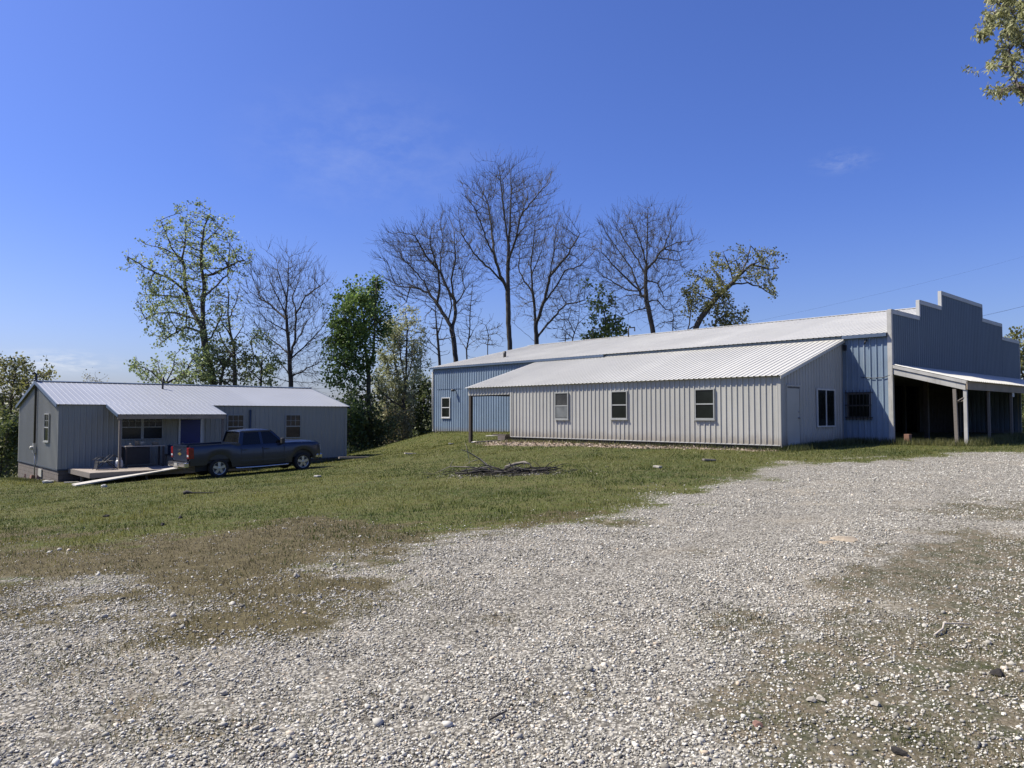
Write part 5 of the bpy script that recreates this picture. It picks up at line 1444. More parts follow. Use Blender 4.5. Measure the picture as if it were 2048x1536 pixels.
# tree hanging into the picture from the right
L = [[(2440, 900), (2430, 500), (2400, 250), (2330, 60)], [(2405, 280), (2250, 200), (2150, 110), (2048, 68), (2000, 56), (1958, 52)], [(2160, 115), (2080, 100), (2030, 115), (1992, 125), (1958, 136)], [(2300, 230), (2200, 225), (2100, 180), (2040, 178), (1985, 190)],
     [(2390, 200), (2250, 80), (2120, 20), (2040, 5), (1968, 12)], [(2420, 400), (2600, 200), (2700, 60)], [(2050, 70), (2030, 40), (1985, 40)]]
tree('overhanging_tree', 'near tree hanging pale creamy-green leaf clusters into the upper right of the sky', 9.6, L, .06,
     [(1955, 135), (1990, 112), (2020, 95), (1985, 75), (1955, 60), (1960, 35), (1975, -30), (2100, -60), (2300, -40), (2300, 160), (2250, 240), (2100, 205), (2040, 205), (1985, 198), (1990, 185), (2030, 160), (2025, 140), (1975, 140)],
     1100, 71, None, tip=.003, D=.12, infl=1.2, kill=.16, twigs=1.2, twig_len=.12, leaf=dict(n=22000, size=.062, mat='leaf_catkin', jit=.028, rmax=.006, aspect=.42, droop=.9, clump=2.6), depth_k=.5, fuzz=.03)

# woods and hills beyond
def far_hills():
    V, F = [], []
    n = 140
    for i in range(n):
        a = R(-80 + 160 * i / (n - 1))
        for k, (d, h) in enumerate(((230, -14), (250, 3.0), (285, 5.5), (330, 4), (420, -20))):
            hh = h + (fbm(i * .21, k * 3.3, 1.0, 8) - .5) * 9 * (1 if 0 < k < 4 else 0) + (fbm(i * 1.3, k * 7.1, 1.0, 9) - .5) * 3 * (1 if 0 < k < 4 else 0)
            V.append((math.sin(a) * d, math.cos(a) * d, hh - 4.0))
    for i in range(n - 1):
        for k in range(4):
            F.append((i * 5 + k, (i + 1) * 5 + k, (i + 1) * 5 + k + 1, i * 5 + k + 1))
    m, nt, b = _new('hills')
    f = noise(nt, .09, 6, .7); f2 = noise(nt, .5, 4, .7)
    c = mixc(nt, maprange(nt, f2, .3, .7), ramp(nt, f, [(.3, (.045, .055, .030)), (.7, (.10, .10, .06))]), (.035, .042, .028))
    nt.links.new(c, b.inputs['Base Color']); b.inputs['Roughness'].default_value = 1; bump(nt, b, f2, 1.0, 2.0)
    return tag(fast_mesh('hills', np.array(V), np.array(F), m), kind='structure')
far_hills()
def far_woods():
    rng = np.random.default_rng(91)
    C = []
    for i in range(170):
        a = R(rng.uniform(-60, 60)); d = rng.uniform(95, 150)
        x, y = math.sin(a) * d, math.cos(a) * d
        g = gz(x, y); h = rng.uniform(6.5, 9.5)
        p = rng.normal(size=(230, 3)) * np.array([2.2, 2.2, h * .24]) + np.array([x, y, g + h * .55])
        C.append(p)
    C = np.vstack(C)
    V, F = leaves_np(C, .75, rng, .8)
    var = np.repeat(np.clip(rng.normal(size=len(C)) * .25 + .45, 0, 1), 4)
    o = fast_mesh('distant_woods', V, F, M['leaf_brush'], attr={'var': var})
    tag(o, 'far-off olive woods seen low between the nearer trees', 'woods', kind='stuff')
far_woods()

# ------------------------------------------------------------------ things on and by the deck
def bz(x, y): return gz(*b2w(x, y))
# tall counter table with clutter
t = bthing('work_table', HX0 + 2.3, HY0 - 1.35, DZ, 'dark tall work table loaded with clutter on the deck', 'table')
x0, x1, y0, y1 = HX0 + 2.3, HX0 + 3.95, HY0 - 1.35, HY0 - .65
MB().bx(x0, x1, y0, y1, DZ + .90, DZ + .94).build('tabletop', M['pale_wood'], t)
MB().bx(x0 + .08, x1 - .62, y0 + .07, y1 - .05, DZ + .12, DZ + .86).build('cabinet', M['black'], t)
for x in (x0 + .02, x1 - .08):
    for y in (y0 + .02, y1 - .08):
        MB().bx(x, x + .06, y, y + .06, DZ, DZ + .898).build('leg', M['dark_wood'], t)
for i, (dx, dy, w, h, m, lab, nm, cat) in enumerate([(.25, .25, .06, .11, 'white_plastic', 'small white cup at the left end of the work table', 'cup', 'cup'), (.55, .3, .11, .20, 'tan_board', 'tan canister on the work table', 'canister', 'canister'),
                                     (.74, .34, .13, .17, 'white_plastic', 'pale round tub in the middle of the work table', 'tub', 'tub'), (1.32, .3, .15, .13, 'tan_board', 'tan tub at the right end of the work table', 'tub', 'tub')]):
    c = bthing(nm, x0 + dx, y0 + dy, DZ + .942, lab, cat)
    MB().lathe((x0 + dx, y0 + dy, DZ + .942), (0, 0, 1), [(0, 0), (0, w * .8), (h * .9, w), (h, w), (h, w * .85), (h * .2, w * .7), (h * .2, 0)], 14).build('vessel', M[m], c)
# propane cylinder
pt = bthing('propane_cylinder', HX0 + 2.0, HY0 - 1.55, DZ, 'white propane cylinder standing beside the work table', 'gas cylinder')
pc = (HX0 + 2.0, HY0 - 1.55, DZ)
MB().lathe(pc, (0, 0, 1), [(.03, 0), (.03, .13), (.06, .15), (.10, .155), (.28, .155), (.34, .13), (.37, .07), (.375, 0)], 22).build('tank', M['tank_white'], pt)
MB().lathe(pc, (0, 0, 1), [(0, .10), (0.0, .11), (.05, .115), (.05, .105)], 20).build('foot_ring', M['tank_white'], pt)
mb = MB()
for k in range(14):
    a0, a1 = R(40 + k * 20), R(40 + (k + 1) * 20)
    q = [Vector((pc[0] + math.cos(a) * .10, pc[1] + math.sin(a) * .10, DZ)) for a in (a0, a1)]
    mb.box(q[0] + Z_ * .33, q[1] - q[0], Vector((math.cos(a0), math.sin(a0), 0)) * .006, Z_ * .13)
mb.build('collar', M['tank_white'], pt)
MB().lathe((pc[0], pc[1], DZ + .37), (0, 0, 1), [(0, .03), (.04, .03), (.045, .045), (.06, .045), (.062, 0)], 10).build('valve', M['dark_metal'], pt)
# folding camp chair fallen open, dark
fc = bthing('camp_chair', HX0 + 1.35, HY0 - 2.1, DZ, 'dark folding camp chair with crossed legs at the left of the deck', 'chair')
cx, cy = HX0 + 1.35, HY0 - 2.0
for s in (-1, 1):
    MB().tube([(cx - .42, cy + s * .26, DZ + .01), (cx + .25, cy + s * .26, DZ + .62), (cx + .42, cy + s * .26, DZ + .52)], .016, 6).build('frame', M['dark_metal'], fc)
    MB().tube([(cx + .42, cy + s * .23, DZ + .01), (cx - .15, cy + s * .23, DZ + .55), (cx - .45, cy + s * .23, DZ + .40)], .016, 6).build('frame', M['dark_metal'], fc)
MB().box((cx - .36, cy - .24, DZ + .30), (.62, 0, .06), (0, .48, 0), (0, 0, .018)).build('seat', M['black'], fc)
MB().box((cx - .38, cy - .24, DZ + .08), (.05, 0, .30), (0, .48, 0), (.018, 0, 0)).build('backrest', M['black'], fc)
# cooler and chair in the shade
cl = bthing('cooler', HX0 + 4.45, HY0 - 1.1, DZ, 'navy chest cooler in the shade left of the blue door', 'cooler')
MB().bx(HX0 + 4.2, HX0 + 4.9, HY0 - 1.3, HY0 - .9, DZ + .50, DZ + .86).build('chest', M['navy_plastic'], cl, bevel=.02)
MB().bx(HX0 + 4.19, HX0 + 4.91, HY0 - 1.31, HY0 - .89, DZ + .865, DZ + .92).build('lid', M['navy_plastic'], cl, bevel=.015)
st_ = bthing('side_table', HX0 + 4.4, HY0 - 1.1, DZ, 'low dark wooden table under the navy cooler', 'table')
MB().bx(HX0 + 4.1, HX0 + 5.0, HY0 - 1.4, HY0 - .8, DZ + .45, DZ + .495).build('tabletop', M['dark_wood'], st_)
for x in (HX0 + 4.13, HX0 + 4.91):
    for y in (HY0 - 1.37, HY0 - .87):
        MB().bx(x, x + .06, y, y + .06, DZ, DZ + .448).build('leg', M['old_wood'], st_)
# ramp of two long planks from the lawn up to the deck
pa, pb = on_ground(152, 974), Vector((*b2w(HX0 + 4.3, DY - .05), DZ + .03))
for k in range(2):
    d = (pb - pa); sd = Vector((d.y, -d.x, 0)).normalized() * -1
    o_ = pa + sd * (k * .30) + Vector((0, 0, .03)) + d * (.02 * k)
    pl = MB().box((0, 0, 0), d * (1.0 if k == 0 else .97), sd * .27, (0, 0, .045)).build('plank', M['plank'], off=(0, 0, 0))
    pl.location = o_
    tag(pl, ['long pale plank sloping from the lawn to the deck, the nearer of the two', 'long pale plank sloping up to the deck, the one nearer the house'][k], 'plank', 'ramp planks')
# rubble at the foundation corner
def chunk(name, label, cat, p, s, mat, seed, group=None, flat=.6):
    rng = random.Random(seed)
    bm = bmesh.new(); bmesh.ops.create_icosphere(bm, subdivisions=2, radius=1)
    ph = [rng.uniform(0, 6) for _ in range(3)]
    for v in bm.verts:
        c = v.co
        k = 1 + .18 * math.sin(3.1 * c.x + ph[0]) + .16 * math.sin(4.3 * c.y + ph[1]) + .12 * math.sin(5.2 * c.z + ph[2]) + rng.uniform(-.07, .07)
        v.co = Vector((c.x * s * k, c.y * s * .75 * k, max(-.15, c.z) * s * flat * k))
    me = bpy.data.meshes.new(name); bm.to_mesh(me); bm.free(); me.materials.append(mat)
    o = bpy.data.objects.new(name, me); col.objects.link(o); o.location = p; o.rotation_euler = (0, 0, rng.uniform(0, 6))
    return tag(o, label, cat, group)
def slab(name, label, cat, p, l, w, h, rz, mat, tilt=(0, 0), group=None, bev=.004):
    o = MB().bx(-l / 2, l / 2, -w / 2, w / 2, 0, h).build(name, mat, off=(0, 0, 0), bevel=bev)
    o.location = p; o.rotation_euler = (tilt[0], tilt[1], rz)
    return tag(o, label, cat, group)
def gp_(px, py, dz=0.0):
    p = on_ground(px, py); return Vector((p.x, p.y, gz(p.x, p.y) + dz))
br = [(58, 957, .16, 'reddish broken brick in the heap by the block foundation, furthest left'), (70, 959, .15, 'reddish broken brick in the heap by the foundation, middle one'), (80, 960, .17, 'reddish broken brick in the heap by the foundation, nearest the corner')]
for i, (x, y, s, lab) in enumerate(br):
    slab('brick', lab, 'brick', gp_(x, y, .02), .42, .2, .18, i * .9, M['brick_red'], (.2 * i - .2, .15), 'broken bricks')
slab('board', 'brown scrap board leaning over the brick heap', 'board', gp_(60, 953, .12), .8, .18, .05, .7, M['red_wood'], (.1, .2))
chunk('paper_scrap', 'white scrap lying on the grass below the house corner', 'litter', gp_(97, 967, .03), .22, M['white_plastic'], 5)
chunk('paper_scrap', 'small white scrap in the grass by the deck foot', 'litter', gp_(139, 960, .02), .13, M['white_plastic'], 6)
slab('board', 'flat pale board on the grass between house corner and deck', 'board', gp_(147, 966, .02), .7, .12, .03, .3, M['plank'])
chunk('stone', 'white stone below the lower end of the plank ramp', 'stone', gp_(208, 975, .02), .13, M['white_plastic'], 7)
# boards by the right end of the house
for i, (x, y, l, rz, lab) in enumerate([(668, 916, 1.5, .9, 'pale board on the ground right of the pickup'), (690, 917, 1.2, .7, 'grey board by the right corner of the house'), (708, 919, 1.6, .5, 'long grey board at the grass edge right of the house'), (660, 922, .8, .2, 'short brown board right of the pickup nose')]):
    slab('board', lab, 'board', gp_(x, y, .05), l, .22, .09, rz, M['old_wood'] if i else M['pale_wood'], (0, .02), 'scrap boards')
# litter on the lawn
for i, (x, y, s, m, nm, lab) in enumerate([(820, 909, .35, 'pale_wood', 'log', 'short pale log end on the lawn left of the porch post'), (902, 889, .5, 'plank', 'board', 'pale broken board on the lawn left of the porch post'), (985, 873, .55, 'plank', 'board', 'pale board under the open lean-to porch'),
                              (980, 884, .9, 'old_wood', 'board', 'grey board lying before the open lean-to porch'), (948, 886, .3, 'plank', 'board', 'small pale board by the foot of the porch post'), (1315, 937, .13, 'stone', 'litter', 'white scrap on the lawn before the lean-to'),
                              (1418, 923, .24, 'old_wood', 'board', 'thin pale sliver on the lawn near the lean-to corner'), (635, 955, .14, 'plank', 'board', 'tiny pale board on the lawn below the pickup')]):
    slab(nm, lab, nm, gp_(x, y, .015), s * 1.6, .16, .06, .5 + i, M[m], (0, .05), bev=.015)
# dark stick with a club end on the lawn
p = gp_(392, 990, .03)
sk_ = MB().tube([(-.35, 0, .02), (-.25, .01, .05), (-.1, 0, .03), (.4, .1, .02), (.75, .16, .02)], [.05, .06, .022, .016, .01], 7).build('stick', M['bark_dark'], off=(0, 0, 0)); sk_.location = p
tag(sk_, 'dark stick with a thick left end on the lawn below the plank ramp', 'stick')
for i, (x, y, lab) in enumerate([(212, 1034, 'dark clod on the lawn edge at the left'), (325, 1051, 'small dark clod on the dry grass, left'), (360, 1037, 'small dark clod right of the other two on the grass')]):
    chunk('clod', lab, 'clod', gp_(x, y, .01), .065 - .012 * (i > 0), M['char'], 30 + i, 'dark clods', .7)
# steps at the lean-to corner and the junk around
cb = bthing('concrete_step', *w2b(gp_(1012, 880).x, gp_(1012, 880).y), gp_(1012, 880).z, 'dark block step at the open end of the lean-to wall', 'step')
sx, sy = w2b(gp_(1012, 880).x, gp_(1012, 880).y)
MB().bx(sx - .25, sx + .2, sy - .2, sy + .35, gz(*b2w(sx, sy)) - .1, gz(*b2w(sx, sy)) + .22).build('block', M['block'], cb, bevel=.01)
MB().bx(sx - .1, sx + .25, sy - .1, sy + .95, gz(*b2w(sx, sy)) + .222, gz(*b2w(sx, sy)) + .28).build('tread', M['dark_wood'], cb, bevel=.006)
# stump under the canopy
x, y = w2b(gp_(1816, 889).x, gp_(1816, 889).y)
slab('wood_block', 'squat reddish wooden post stub beside the canopy corner board', 'wood block', gp_(1816, 888, -.05), .2, .2, .42, .6, M['red_wood'], bev=.012)
# ------------------------------------------------------------------ burn pile
def branch(label, pts, rad, mat, name='dead_branch', group='branches in the burn pile', side=None):
    P_ = [on_ground(*q[:2]) for q in pts]
    P_ = [Vector((p.x, p.y, gz(p.x, p.y) + q[2])) for p, q in zip(P_, pts)]
    o_ = P_[0].copy()
    mb = MB().tube([p - o_ for p in P_], rad, 6)
    for s in side or []:
        a = P_[s[0]]; mb.tube([a - o_, a - o_ + Vector(s[1]) * .5 + Vector((0, 0, .03)), a - o_ + Vector(s[1])], [s[2], s[2] * .7, s[2] * .3], 5)
    ob = mb.build(name, mat, off=(0, 0, 0)); ob.location = o_
    return tag(ob, label, 'branch', group)
branch('pale forked branch sticking up at the left of the burn pile', [(985, 943, .05), (960, 941, .35), (935, 944, .62), (921, 946, .7)], [.03, .022, .014, .006], M['old_wood'], side=[(2, (-.1, .3, .25), .01), (1, (-.5, .1, -.2), .012), (2, (.1, -.3, -.45), .01)])
branch('thin pale branch lying at the far left of the burn pile', [(975, 947, .12), (940, 948, .2), (900, 950, .25), (870, 953, .1)], [.025, .02, .012, .006], M['old_wood'], side=[(2, (.1, .2, .2), .009)])
rb = random.Random(5)
side_names = ['left end', 'left of centre', 'centre', 'right of centre', 'right end']
shade_ = ['lying lowest', 'crossing on top']
for i in range(10):
    cx_ = 945 + i * 17 + rb.uniform(-6, 6); cy_ = 948 - (i * .45) + rb.uniform(-3, 3)
    l_ = rb.uniform(22, 40)
    branch('charred branch at the %s of the burn pile, %s' % (side_names[i // 2], shade_[i % 2]), [(cx_ - l_, cy_ + rb.uniform(-3, 4), rb.uniform(.02, .12)), (cx_ - l_ * .3, cy_ + rb.uniform(-2, 2), rb.uniform(.06, .2)), (cx_ + l_ * .4, cy_ + rb.uniform(-2, 2), rb.uniform(.06, .18)), (cx_ + l_, cy_ - rb.uniform(0, 4), rb.uniform(.02, .1))],
           [rb.uniform(.02, .035), .025, .02, .01], M['char'] if i % 3 else M['bark_dark'], side=[(1, (rb.uniform(-.5, .5), rb.uniform(-.4, .4), rb.uniform(.05, .25)), .015), (2, (rb.uniform(-.5, .5), rb.uniform(-.4, .4), rb.uniform(.02, .2)), .012)])
lg = branch('split pale log propped on the burn pile', [(1010, 938, .06), (1030, 936, .12), (1048, 935, .16), (1060, 936, .12)], [.04, .05, .05, .025], M['old_wood'], name='split_log')
lg['category'] = 'log'
def burn_mess():
    rng = np.random.default_rng(17)
    n = 520
    px = rng.normal(1020, 55, n); py = 946.5 - (px - 1000) * .022 + rng.normal(0, 2.6, n)
    P0 = np.array([list(on_ground(a, b)) for a, b in zip(px, py)])
    P0[:, 2] = ground_z(P0[:, 0], P0[:, 1]) + np.abs(rng.normal(0, .03, n))
    d = rng.normal(size=(n, 3)) * np.array([.22, .2, .05])
    V, F = tubes_np(P0, P0 + d, np.full(n, .012), np.full(n, .005), 3)
    o = fast_mesh('charred_twigs', V, F, M['char'])
    tag(o, 'mess of charred twigs and ash heaped in the burn pile', 'twigs', kind='stuff')
    n = 420
    px = rng.normal(1010, 75, n); py = 950.5 - (px - 1000) * .03 + rng.normal(0, 2.2, n)
    C = np.array([list(on_ground(a, b)) for a, b in zip(px, py)]); C[:, 2] = ground_z(C[:, 0], C[:, 1]) + .02
    V, F = leaves_np(C, .05, rng, .9, 0, .8)
    M['ash'] = leafmat('ash', (.06, .056, .05), (.26, .24, .215), 0.0, .9)
    tag(fast_mesh('ash_flakes', V, F, M['ash'], attr={'var': np.repeat(rng.random(n), 4)}), 'pale ash and bark flakes round the burn pile', 'ash', kind='stuff')
burn_mess()
# overhead wires
M['wire'] = paint('wire', (.05, .05, .055), .1, .6, 3)
def wire(label, a, b, sag, r=.011):
    a, b = Vector(a), Vector(b); pts = []
    for i in range(33):
        t = i / 32; p = a.lerp(b, t); p.z -= sag * 4 * t * (1 - t); pts.append(p)
    o_ = pts[0].copy()
    ob = MB().tube([p - o_ for p in pts], r, 4).build('overhead_wire', M['wire'], off=(0, 0, 0)); ob.location = o_
    return tag(ob, label, 'wire')
wire('thin overhead wire climbing right from the shop roof', Vector((*b2w(XRG, 22), zmain(XRG) + .1)), at(2420, 395, 62), .6, .004)
wire('overhead wire passing behind the right end of the false front', at(1850, 655, 60), at(2400, 505, 60), .5, .014)

# ------------------------------------------------------------------ larger stones and bits on the drive
for i, (x, y, s, m, nm, lab) in enumerate([(1516, 1452, .055, 'brick_red', 'brick_chip', 'orange-tan brick chip at the edge of the gravel, bottom right'), (1995, 1350, .085, 'char', 'clod', 'black clod in the weeds at the right edge'), (1735, 1203, .07, 'stone', 'stone', 'cream stone in the weedy gravel'),
                             (1622, 1401, .055, 'stone', 'stone', 'grey stone in the weeds, left of its pale neighbour'), (1643, 1400, .055, 'stone', 'stone', 'pale round stone next to a grey one in the weeds'), (1752, 1410, .06, 'stone', 'stone', 'flat grey stone in the weeds, right of the pair'),
                             (593, 1153, .09, 'stone', 'stone', 'grey stone at the edge of dry grass and gravel'), (425, 1283, .06, 'pale_wood', 'stone', 'yellowish stone in the gravel, left of centre'), (355, 1350, .07, 'stone', 'stone', 'white stone in the gravel, lower left'),
                             (990, 1234, .05, 'char', 'clod', 'dark clod beside the weed tuft mid gravel'), (1548, 1192, .06, 'stone', 'stone', 'white stone in the gravel left of the weeds'), (450, 1388, .055, 'stone', 'stone', 'pale stone near the bottom left in the gravel'),
                             (1800, 1508, .07, 'char', 'clod', 'dark clod at the bottom right edge')]):
    chunk(nm, lab, nm.replace('_', ' '), gp_(x, y, s * .08), s * .48, M[m], 50 + i, flat=.7)
sk2 = gp_(1868, 1276, .01)
o_ = MB().tube([(0, 0, .01), (.12, .1, .025), (.2, .22, .03), (.36, .26, .02), (.42, .25, .015)], [.007, .008, .007, .005, .003], 6).build('stick', M['pale_wood'], off=(0, 0, 0)); o_.location = sk2
tag(o_, 'bent grey stick in the weeds on the right', 'stick')
o_ = MB().tube([(0, 0, .01), (.05, .06, .015), (.09, .11, .012)], [.006, .007, .004], 6).build('stick', M['bark_dark'], off=(0, 0, 0)); o_.location = gp_(978, 1448, .01)
tag(o_, 'short dark stick lying in the gravel near the bottom centre', 'stick')
# tan bare patch with a low crust on the drive
pp = [gp_(1690, 1081), gp_(1655, 1086), gp_(1750, 1077)]
for i, (p, s, m, lab) in enumerate([(pp[0], .21, 'earth', 'low tan crust of earth beside the gravel, larger one'), (pp[1], .14, 'earth', 'low tan crust of earth beside the gravel, smaller left one'), (pp[2], .10, 'char', 'dark bark scrap right of the tan crust of earth')]):
    chunk('earth_crust', lab, 'earth', p, s, M[m], 80 + i, flat=.16)

# ------------------------------------------------------------------ gravel, grass, leaves (nobody could count them)
def stone_shape(rng):
    t = (1 + 5 ** .5) / 2
    v = np.array([(-1, t, 0), (1, t, 0), (-1, -t, 0), (1, -t, 0), (0, -1, t), (0, 1, t), (0, -1, -t), (0, 1, -t), (t, 0, -1), (t, 0, 1), (-t, 0, -1), (-t, 0, 1)], float)
    return v / np.linalg.norm(v[0])
ICO_F = np.array([(0, 11, 5), (0, 5, 1), (0, 1, 7), (0, 7, 10), (0, 10, 11), (1, 5, 9), (5, 11, 4), (11, 10, 2), (10, 7, 6), (7, 1, 8), (3, 9, 4), (3, 4, 2), (3, 2, 6), (3, 6, 8), (3, 8, 9), (4, 9, 5), (2, 4, 11), (6, 2, 10), (8, 6, 7), (9, 8, 1)])
def scatter(n, y0, y1, rng, power=1.0, margin=2.5):
    """points on the ground in front of the camera, density falling with distance"""
    u = rng.random(n)
    if power == 0: d = y0 * (y1 / y0) ** u
    else: d = (y0 ** power + u * (y1 ** power - y0 ** power)) ** (1 / power)
    x = (rng.random(n) * 2 - 1) * (d * .72 + margin)
    return x, d
def gravel():
    rng = np.random.default_rng(5)
    X, Y = scatter(640000, 1.6, 26, rng, 0.25)
    g, d, w = masks(X, Y)
    nn = fbm(X, Y, 3.0, 12)
    ta, tb = X * .66 + Y * .75, -X * .75 + Y * .66                # along and across the drive
    run = fbm(ta * .16, tb * .9, 1.0, 51)
    dust = np.clip((run - .5) * 3.5, 0, 1)
    prob = np.clip((g - .22) * 1.8 + (nn - .5) * 1.2, 0.0, 1) * np.clip(1.0 - w * (.30 + .7 * nn), 0, 1) * (1 - .55 * dust) + .05 * (g > .02) + np.clip(d - .2, 0, 1) * (.05 + .22 * (nn > .56)) * (fbm(X, Y, .8, 71) > .42) + .10 * (w > .3)
    keep = rng.random(len(X)) < prob
    X, Y, w, dust = X[keep], Y[keep], w[keep], dust[keep]
    n = len(X)
    base = stone_shape(rng)
    V = base[None] * (1 + rng.uniform(-.38, .34, (n, 12, 1)))
    sc = rng.lognormal(-.12, .42, n) * .0086 * (1 - .3 * dust) * np.clip(.72 + Y / 45, .75, 1.1)
    V = V * (sc[:, None, None] * np.stack([np.ones(n), rng.uniform(.6, 1, n), rng.uniform(.4, .75, n)], 1)[:, None, :])
    a = rng.uniform(0, 2 * np.pi, n); tl = rng.normal(0, .35, n)
    ca, sa, ct, st = np.cos(a), np.sin(a), np.cos(tl), np.sin(tl)
    x, y, z = V[..., 0], V[..., 1], V[..., 2]
    y, z = y * ct[:, None] - z * st[:, None], y * st[:, None] + z * ct[:, None]
    x, y = x * ca[:, None] - y * sa[:, None], x * sa[:, None] + y * ca[:, None]
    Zg = ground_z(X, Y) + (fbm(X, Y, 0.5, 3) - 0.5) * 0.07 + (fbm(X, Y, 2.5, 4) - 0.5) * 0.025
    V = np.stack([x + X[:, None], y + Y[:, None], z + (Zg + sc * .25)[:, None]], -1).reshape(-1, 3)
    F = (ICO_F[None] + (np.arange(n) * 12)[:, None, None]).reshape(-1, 3)
    m, nt, b = _new('gravel_stone')
    at_ = nt.nodes.new('ShaderNodeAttribute'); at_.attribute_name = 'var'
    nt.links.new(ramp(nt, at_.outputs['Fac'], [(0, (.11, .103, .086)), (.25, (.275, .26, .222)), (.7, (.425, .407, .355)), (.93, (.61, .59, .52)), (1, (.43, .34, .24))]), b.inputs['Base Color'])
    b.inputs['Roughness'].default_value = .9; b.inputs['Specular IOR Level'].default_value = .2
    o = fast_mesh('gravel', V, F, m, attr={'var': np.repeat(rng.random(n), 12)})
    tag(o, 'pale crushed limestone gravel spread over the drive', 'gravel', kind='stuff')
    return n
NG = gravel()

def blades(name, label, X, Y, h, w, mat, rng, lean=.5, seed=0):
    n = len(X)
    Zg = ground_z(X, Y) + (fbm(X, Y, 0.5, 3) - 0.5) * 0.07 + (fbm(X, Y, 2.5, 4) - 0.5) * 0.025 - .005
    a = rng.uniform(0, 2 * np.pi, n)
    d = np.stack([np.cos(a), np.sin(a)], 1)
    b = rng.uniform(0, 2 * np.pi, n); le = rng.random(n) * lean
    tip = np.stack([np.cos(b) * le * h, np.sin(b) * le * h, h * np.sqrt(1 - np.minimum(le, .95) ** 2)], 1)
    P = np.stack([X, Y, Zg], 1)
    s = np.concatenate([d * (w / 2)[:, None], np.zeros((n, 1))], 1)
    V = np.stack([P - s, P + s, P + tip], 1).reshape(-1, 3)
    F = np.arange(n * 3).reshape(n, 3)
    var = np.clip(.5 + (fbm(X, Y, .45, seed) - .5) * 3.6 + rng.normal(size=n) * .28, 0, 1)
    o = fast_mesh(name, V, F, mat, attr={'var': np.repeat(var, 3)})
    return tag(o, label, 'grass', kind='stuff')
M['blade_green'] = leafmat('blade_green', (.045, .070, .008), (.175, .172, .042), .4)
M['blade_dry'] = leafmat('blade_dry', (.070, .055, .022), (.24, .195, .095), .25)
M['blade_weed'] = leafmat('blade_weed', (.045, .058, .014), (.135, .135, .045), .35)
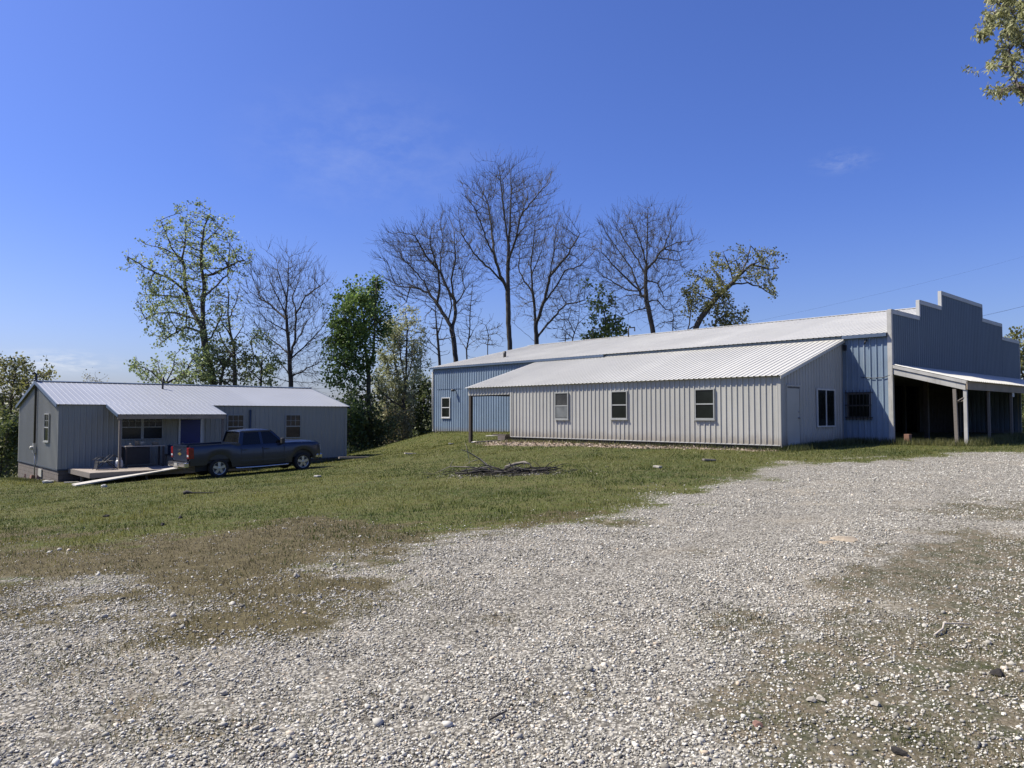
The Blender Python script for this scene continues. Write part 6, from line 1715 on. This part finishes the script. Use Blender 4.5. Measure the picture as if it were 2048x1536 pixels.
def grass():
    rng = np.random.default_rng(21)
    X, Y = scatter(480000, 5.0, 58, rng, 0.6, 4)
    g, d, w = masks(X, Y)
    bx_, by_ = w2b(X, Y)
    inb = ((bx_ > XL - .02) & (bx_ < XR) & (by_ > YC - 2.4) & (by_ < YF) & ~((by_ > YLE) & (bx_ < XM)) & ~((by_ < Y0) & (bx_ < XM))) | ((bx_ > HX0 - .1) & (bx_ < HX1) & (by_ > HY0) & (by_ < HY1))
    lm_ = poly_sdf(LITTER, X, Y) > -.2
    n2 = fbm(X, Y, 1.3, 31)
    pg = np.clip(1.1 - g * 1.6 - d * .86 + (n2 - .5) * .9 - np.clip((fbm(X, Y, .28, 61) - .5) * 3, 0, .6), 0, 1) * ~inb * np.where(lm_, .15, 1)
    k = rng.random(len(X)) < pg
    h = rng.uniform(.015, .05, k.sum()) * (1 + .7 * (n2[k] > .62)) * (1 + Y[k] / 70)
    blades('grass', 'short olive-green lawn grass across the yard', X[k], Y[k], h, .006 + Y[k] * .0006, M['blade_green'], rng, .75, 2)
    # dry strip and gravel margins
    X, Y = scatter(300000, 4.0, 46, rng, 0.55, 3)
    g, d, w = masks(X, Y); n2 = fbm(X, Y, 1.7, 33)
    pd = np.clip(d * 1.0 + (n2 - .55) * .8, 0, 1) * np.clip(1.2 - g, 0, 1) + (.05 + np.clip((fbm(X, Y, .28, 61) - .5) * 4 + (n2 - .5) * 1.5, 0, .6)) * (g < .5)
    bx_, by_ = w2b(X, Y)
    pd = pd * ~(((bx_ > XL - .02) & (bx_ < XR) & (by_ > YC - 2.4) & (by_ < YF)) | ((bx_ > HX0 - .1) & (bx_ < HX1) & (by_ > HY0) & (by_ < HY1)))
    k = rng.random(len(X)) < pd
    blades('dry_grass', 'dead brown grass along the edge of the gravel', X[k], Y[k], rng.uniform(.015, .05, k.sum()), .005 + Y[k] * .0005, M['blade_dry'], rng, .95, 5)
    # weeds among the stones
    X, Y = scatter(300000, 1.8, 24, rng, 0.3, 2.5)
    g, d, w = masks(X, Y); n2 = fbm(X, Y, 2.2, 35)
    pw = np.clip(w * 1.0 + (n2 - .52) * 2.0 * (w > .15), 0, 1) * np.clip(.25 + (fbm(X, Y, .9, 37) - .35) * 2.5, .08, 1) + np.clip(d - .15, 0, 1) * np.clip((n2 - .46) * 7, 0, 1) + .006 * g
    k = rng.random(len(X)) < pw
    kd = k & (rng.random(len(X)) < .35); k &= ~kd
    blades('weeds', 'low green weeds growing through the gravel', X[k], Y[k], rng.uniform(.012, .05, k.sum()), .004 + Y[k] * .0005, M['blade_weed'], rng, .9, 7)
    blades('weed_straw', 'dry straw-coloured stalks among the gravel weeds', X[kd], Y[kd], rng.uniform(.015, .05, kd.sum()), .003 + Y[kd] * .0004, M['blade_dry'], rng, .97, 9)
    # taller growth along the walls
    n = 16000
    seg = [(b2w(XL - .35, YLE), b2w(XL - .3, Y0 - .3), .16, 2500), (b2w(XL - .2, Y0 - .45), b2w(XM - .2, Y0 - .5), .22, 4200), (b2w(XM - .3, Y0 - .4), b2w(XM - .3, CY), .25, 2500), (b2w(XM - .2, CY - .25), b2w(XR, CY - .25), .30, 9000),
           (b2w(XM - .3, YF), b2w(XM - .25, YLE), .10, 1800), (b2w(HX0 - .3, HY1), b2w(HX0 - .25, HY0), .12, 1500), (b2w(HX0 + 7.2, HY0 - .2), b2w(HX1, HY0 - .3), .2, 1800)]
    xs, ys, hs_ = [], [], []
    for a, b, hh, c in seg:
        t = rng.random(c)
        xs.append(a[0] + (b[0] - a[0]) * t + rng.normal(0, .22, c)); ys.append(a[1] + (b[1] - a[1]) * t + rng.normal(0, .22, c)); hs_.append(hh * rng.uniform(.3, 1.3, c))
    xs, ys, hs_ = map(np.concatenate, (xs, ys, hs_))
    blades('tall_weeds', 'uncut weeds along the foot of the shop walls', xs, ys, hs_, np.full(len(xs), .02), M['blade_weed'], rng, .5, 11)
    # fallen leaves by the lean-to
    c = 5000
    lx = rng.uniform(-2, 14, c * 4); ly = rng.uniform(22, 42, c * 4)
    sd = poly_sdf(LITTER, lx, ly) + (fbm(lx, ly, 1.0, 41) - .5) * 1.4
    k = sd > -.15; lx, ly = lx[k], ly[k]
    C = np.stack([lx, ly, ground_z(lx, ly) + .015], 1)
    V, F = leaves_np(C, .10, rng, .7, 0, .75)
    M['dead_leaf'] = leafmat('dead_leaf', (.14, .10, .07), (.46, .39, .31), .1, .8)
    tag(fast_mesh('fallen_leaves', V, F, M['dead_leaf'], attr={'var': np.repeat(rng.random(len(C)), 4)}), 'brown and tan fallen leaves along the lean-to wall', 'leaves', kind='stuff')
grass()
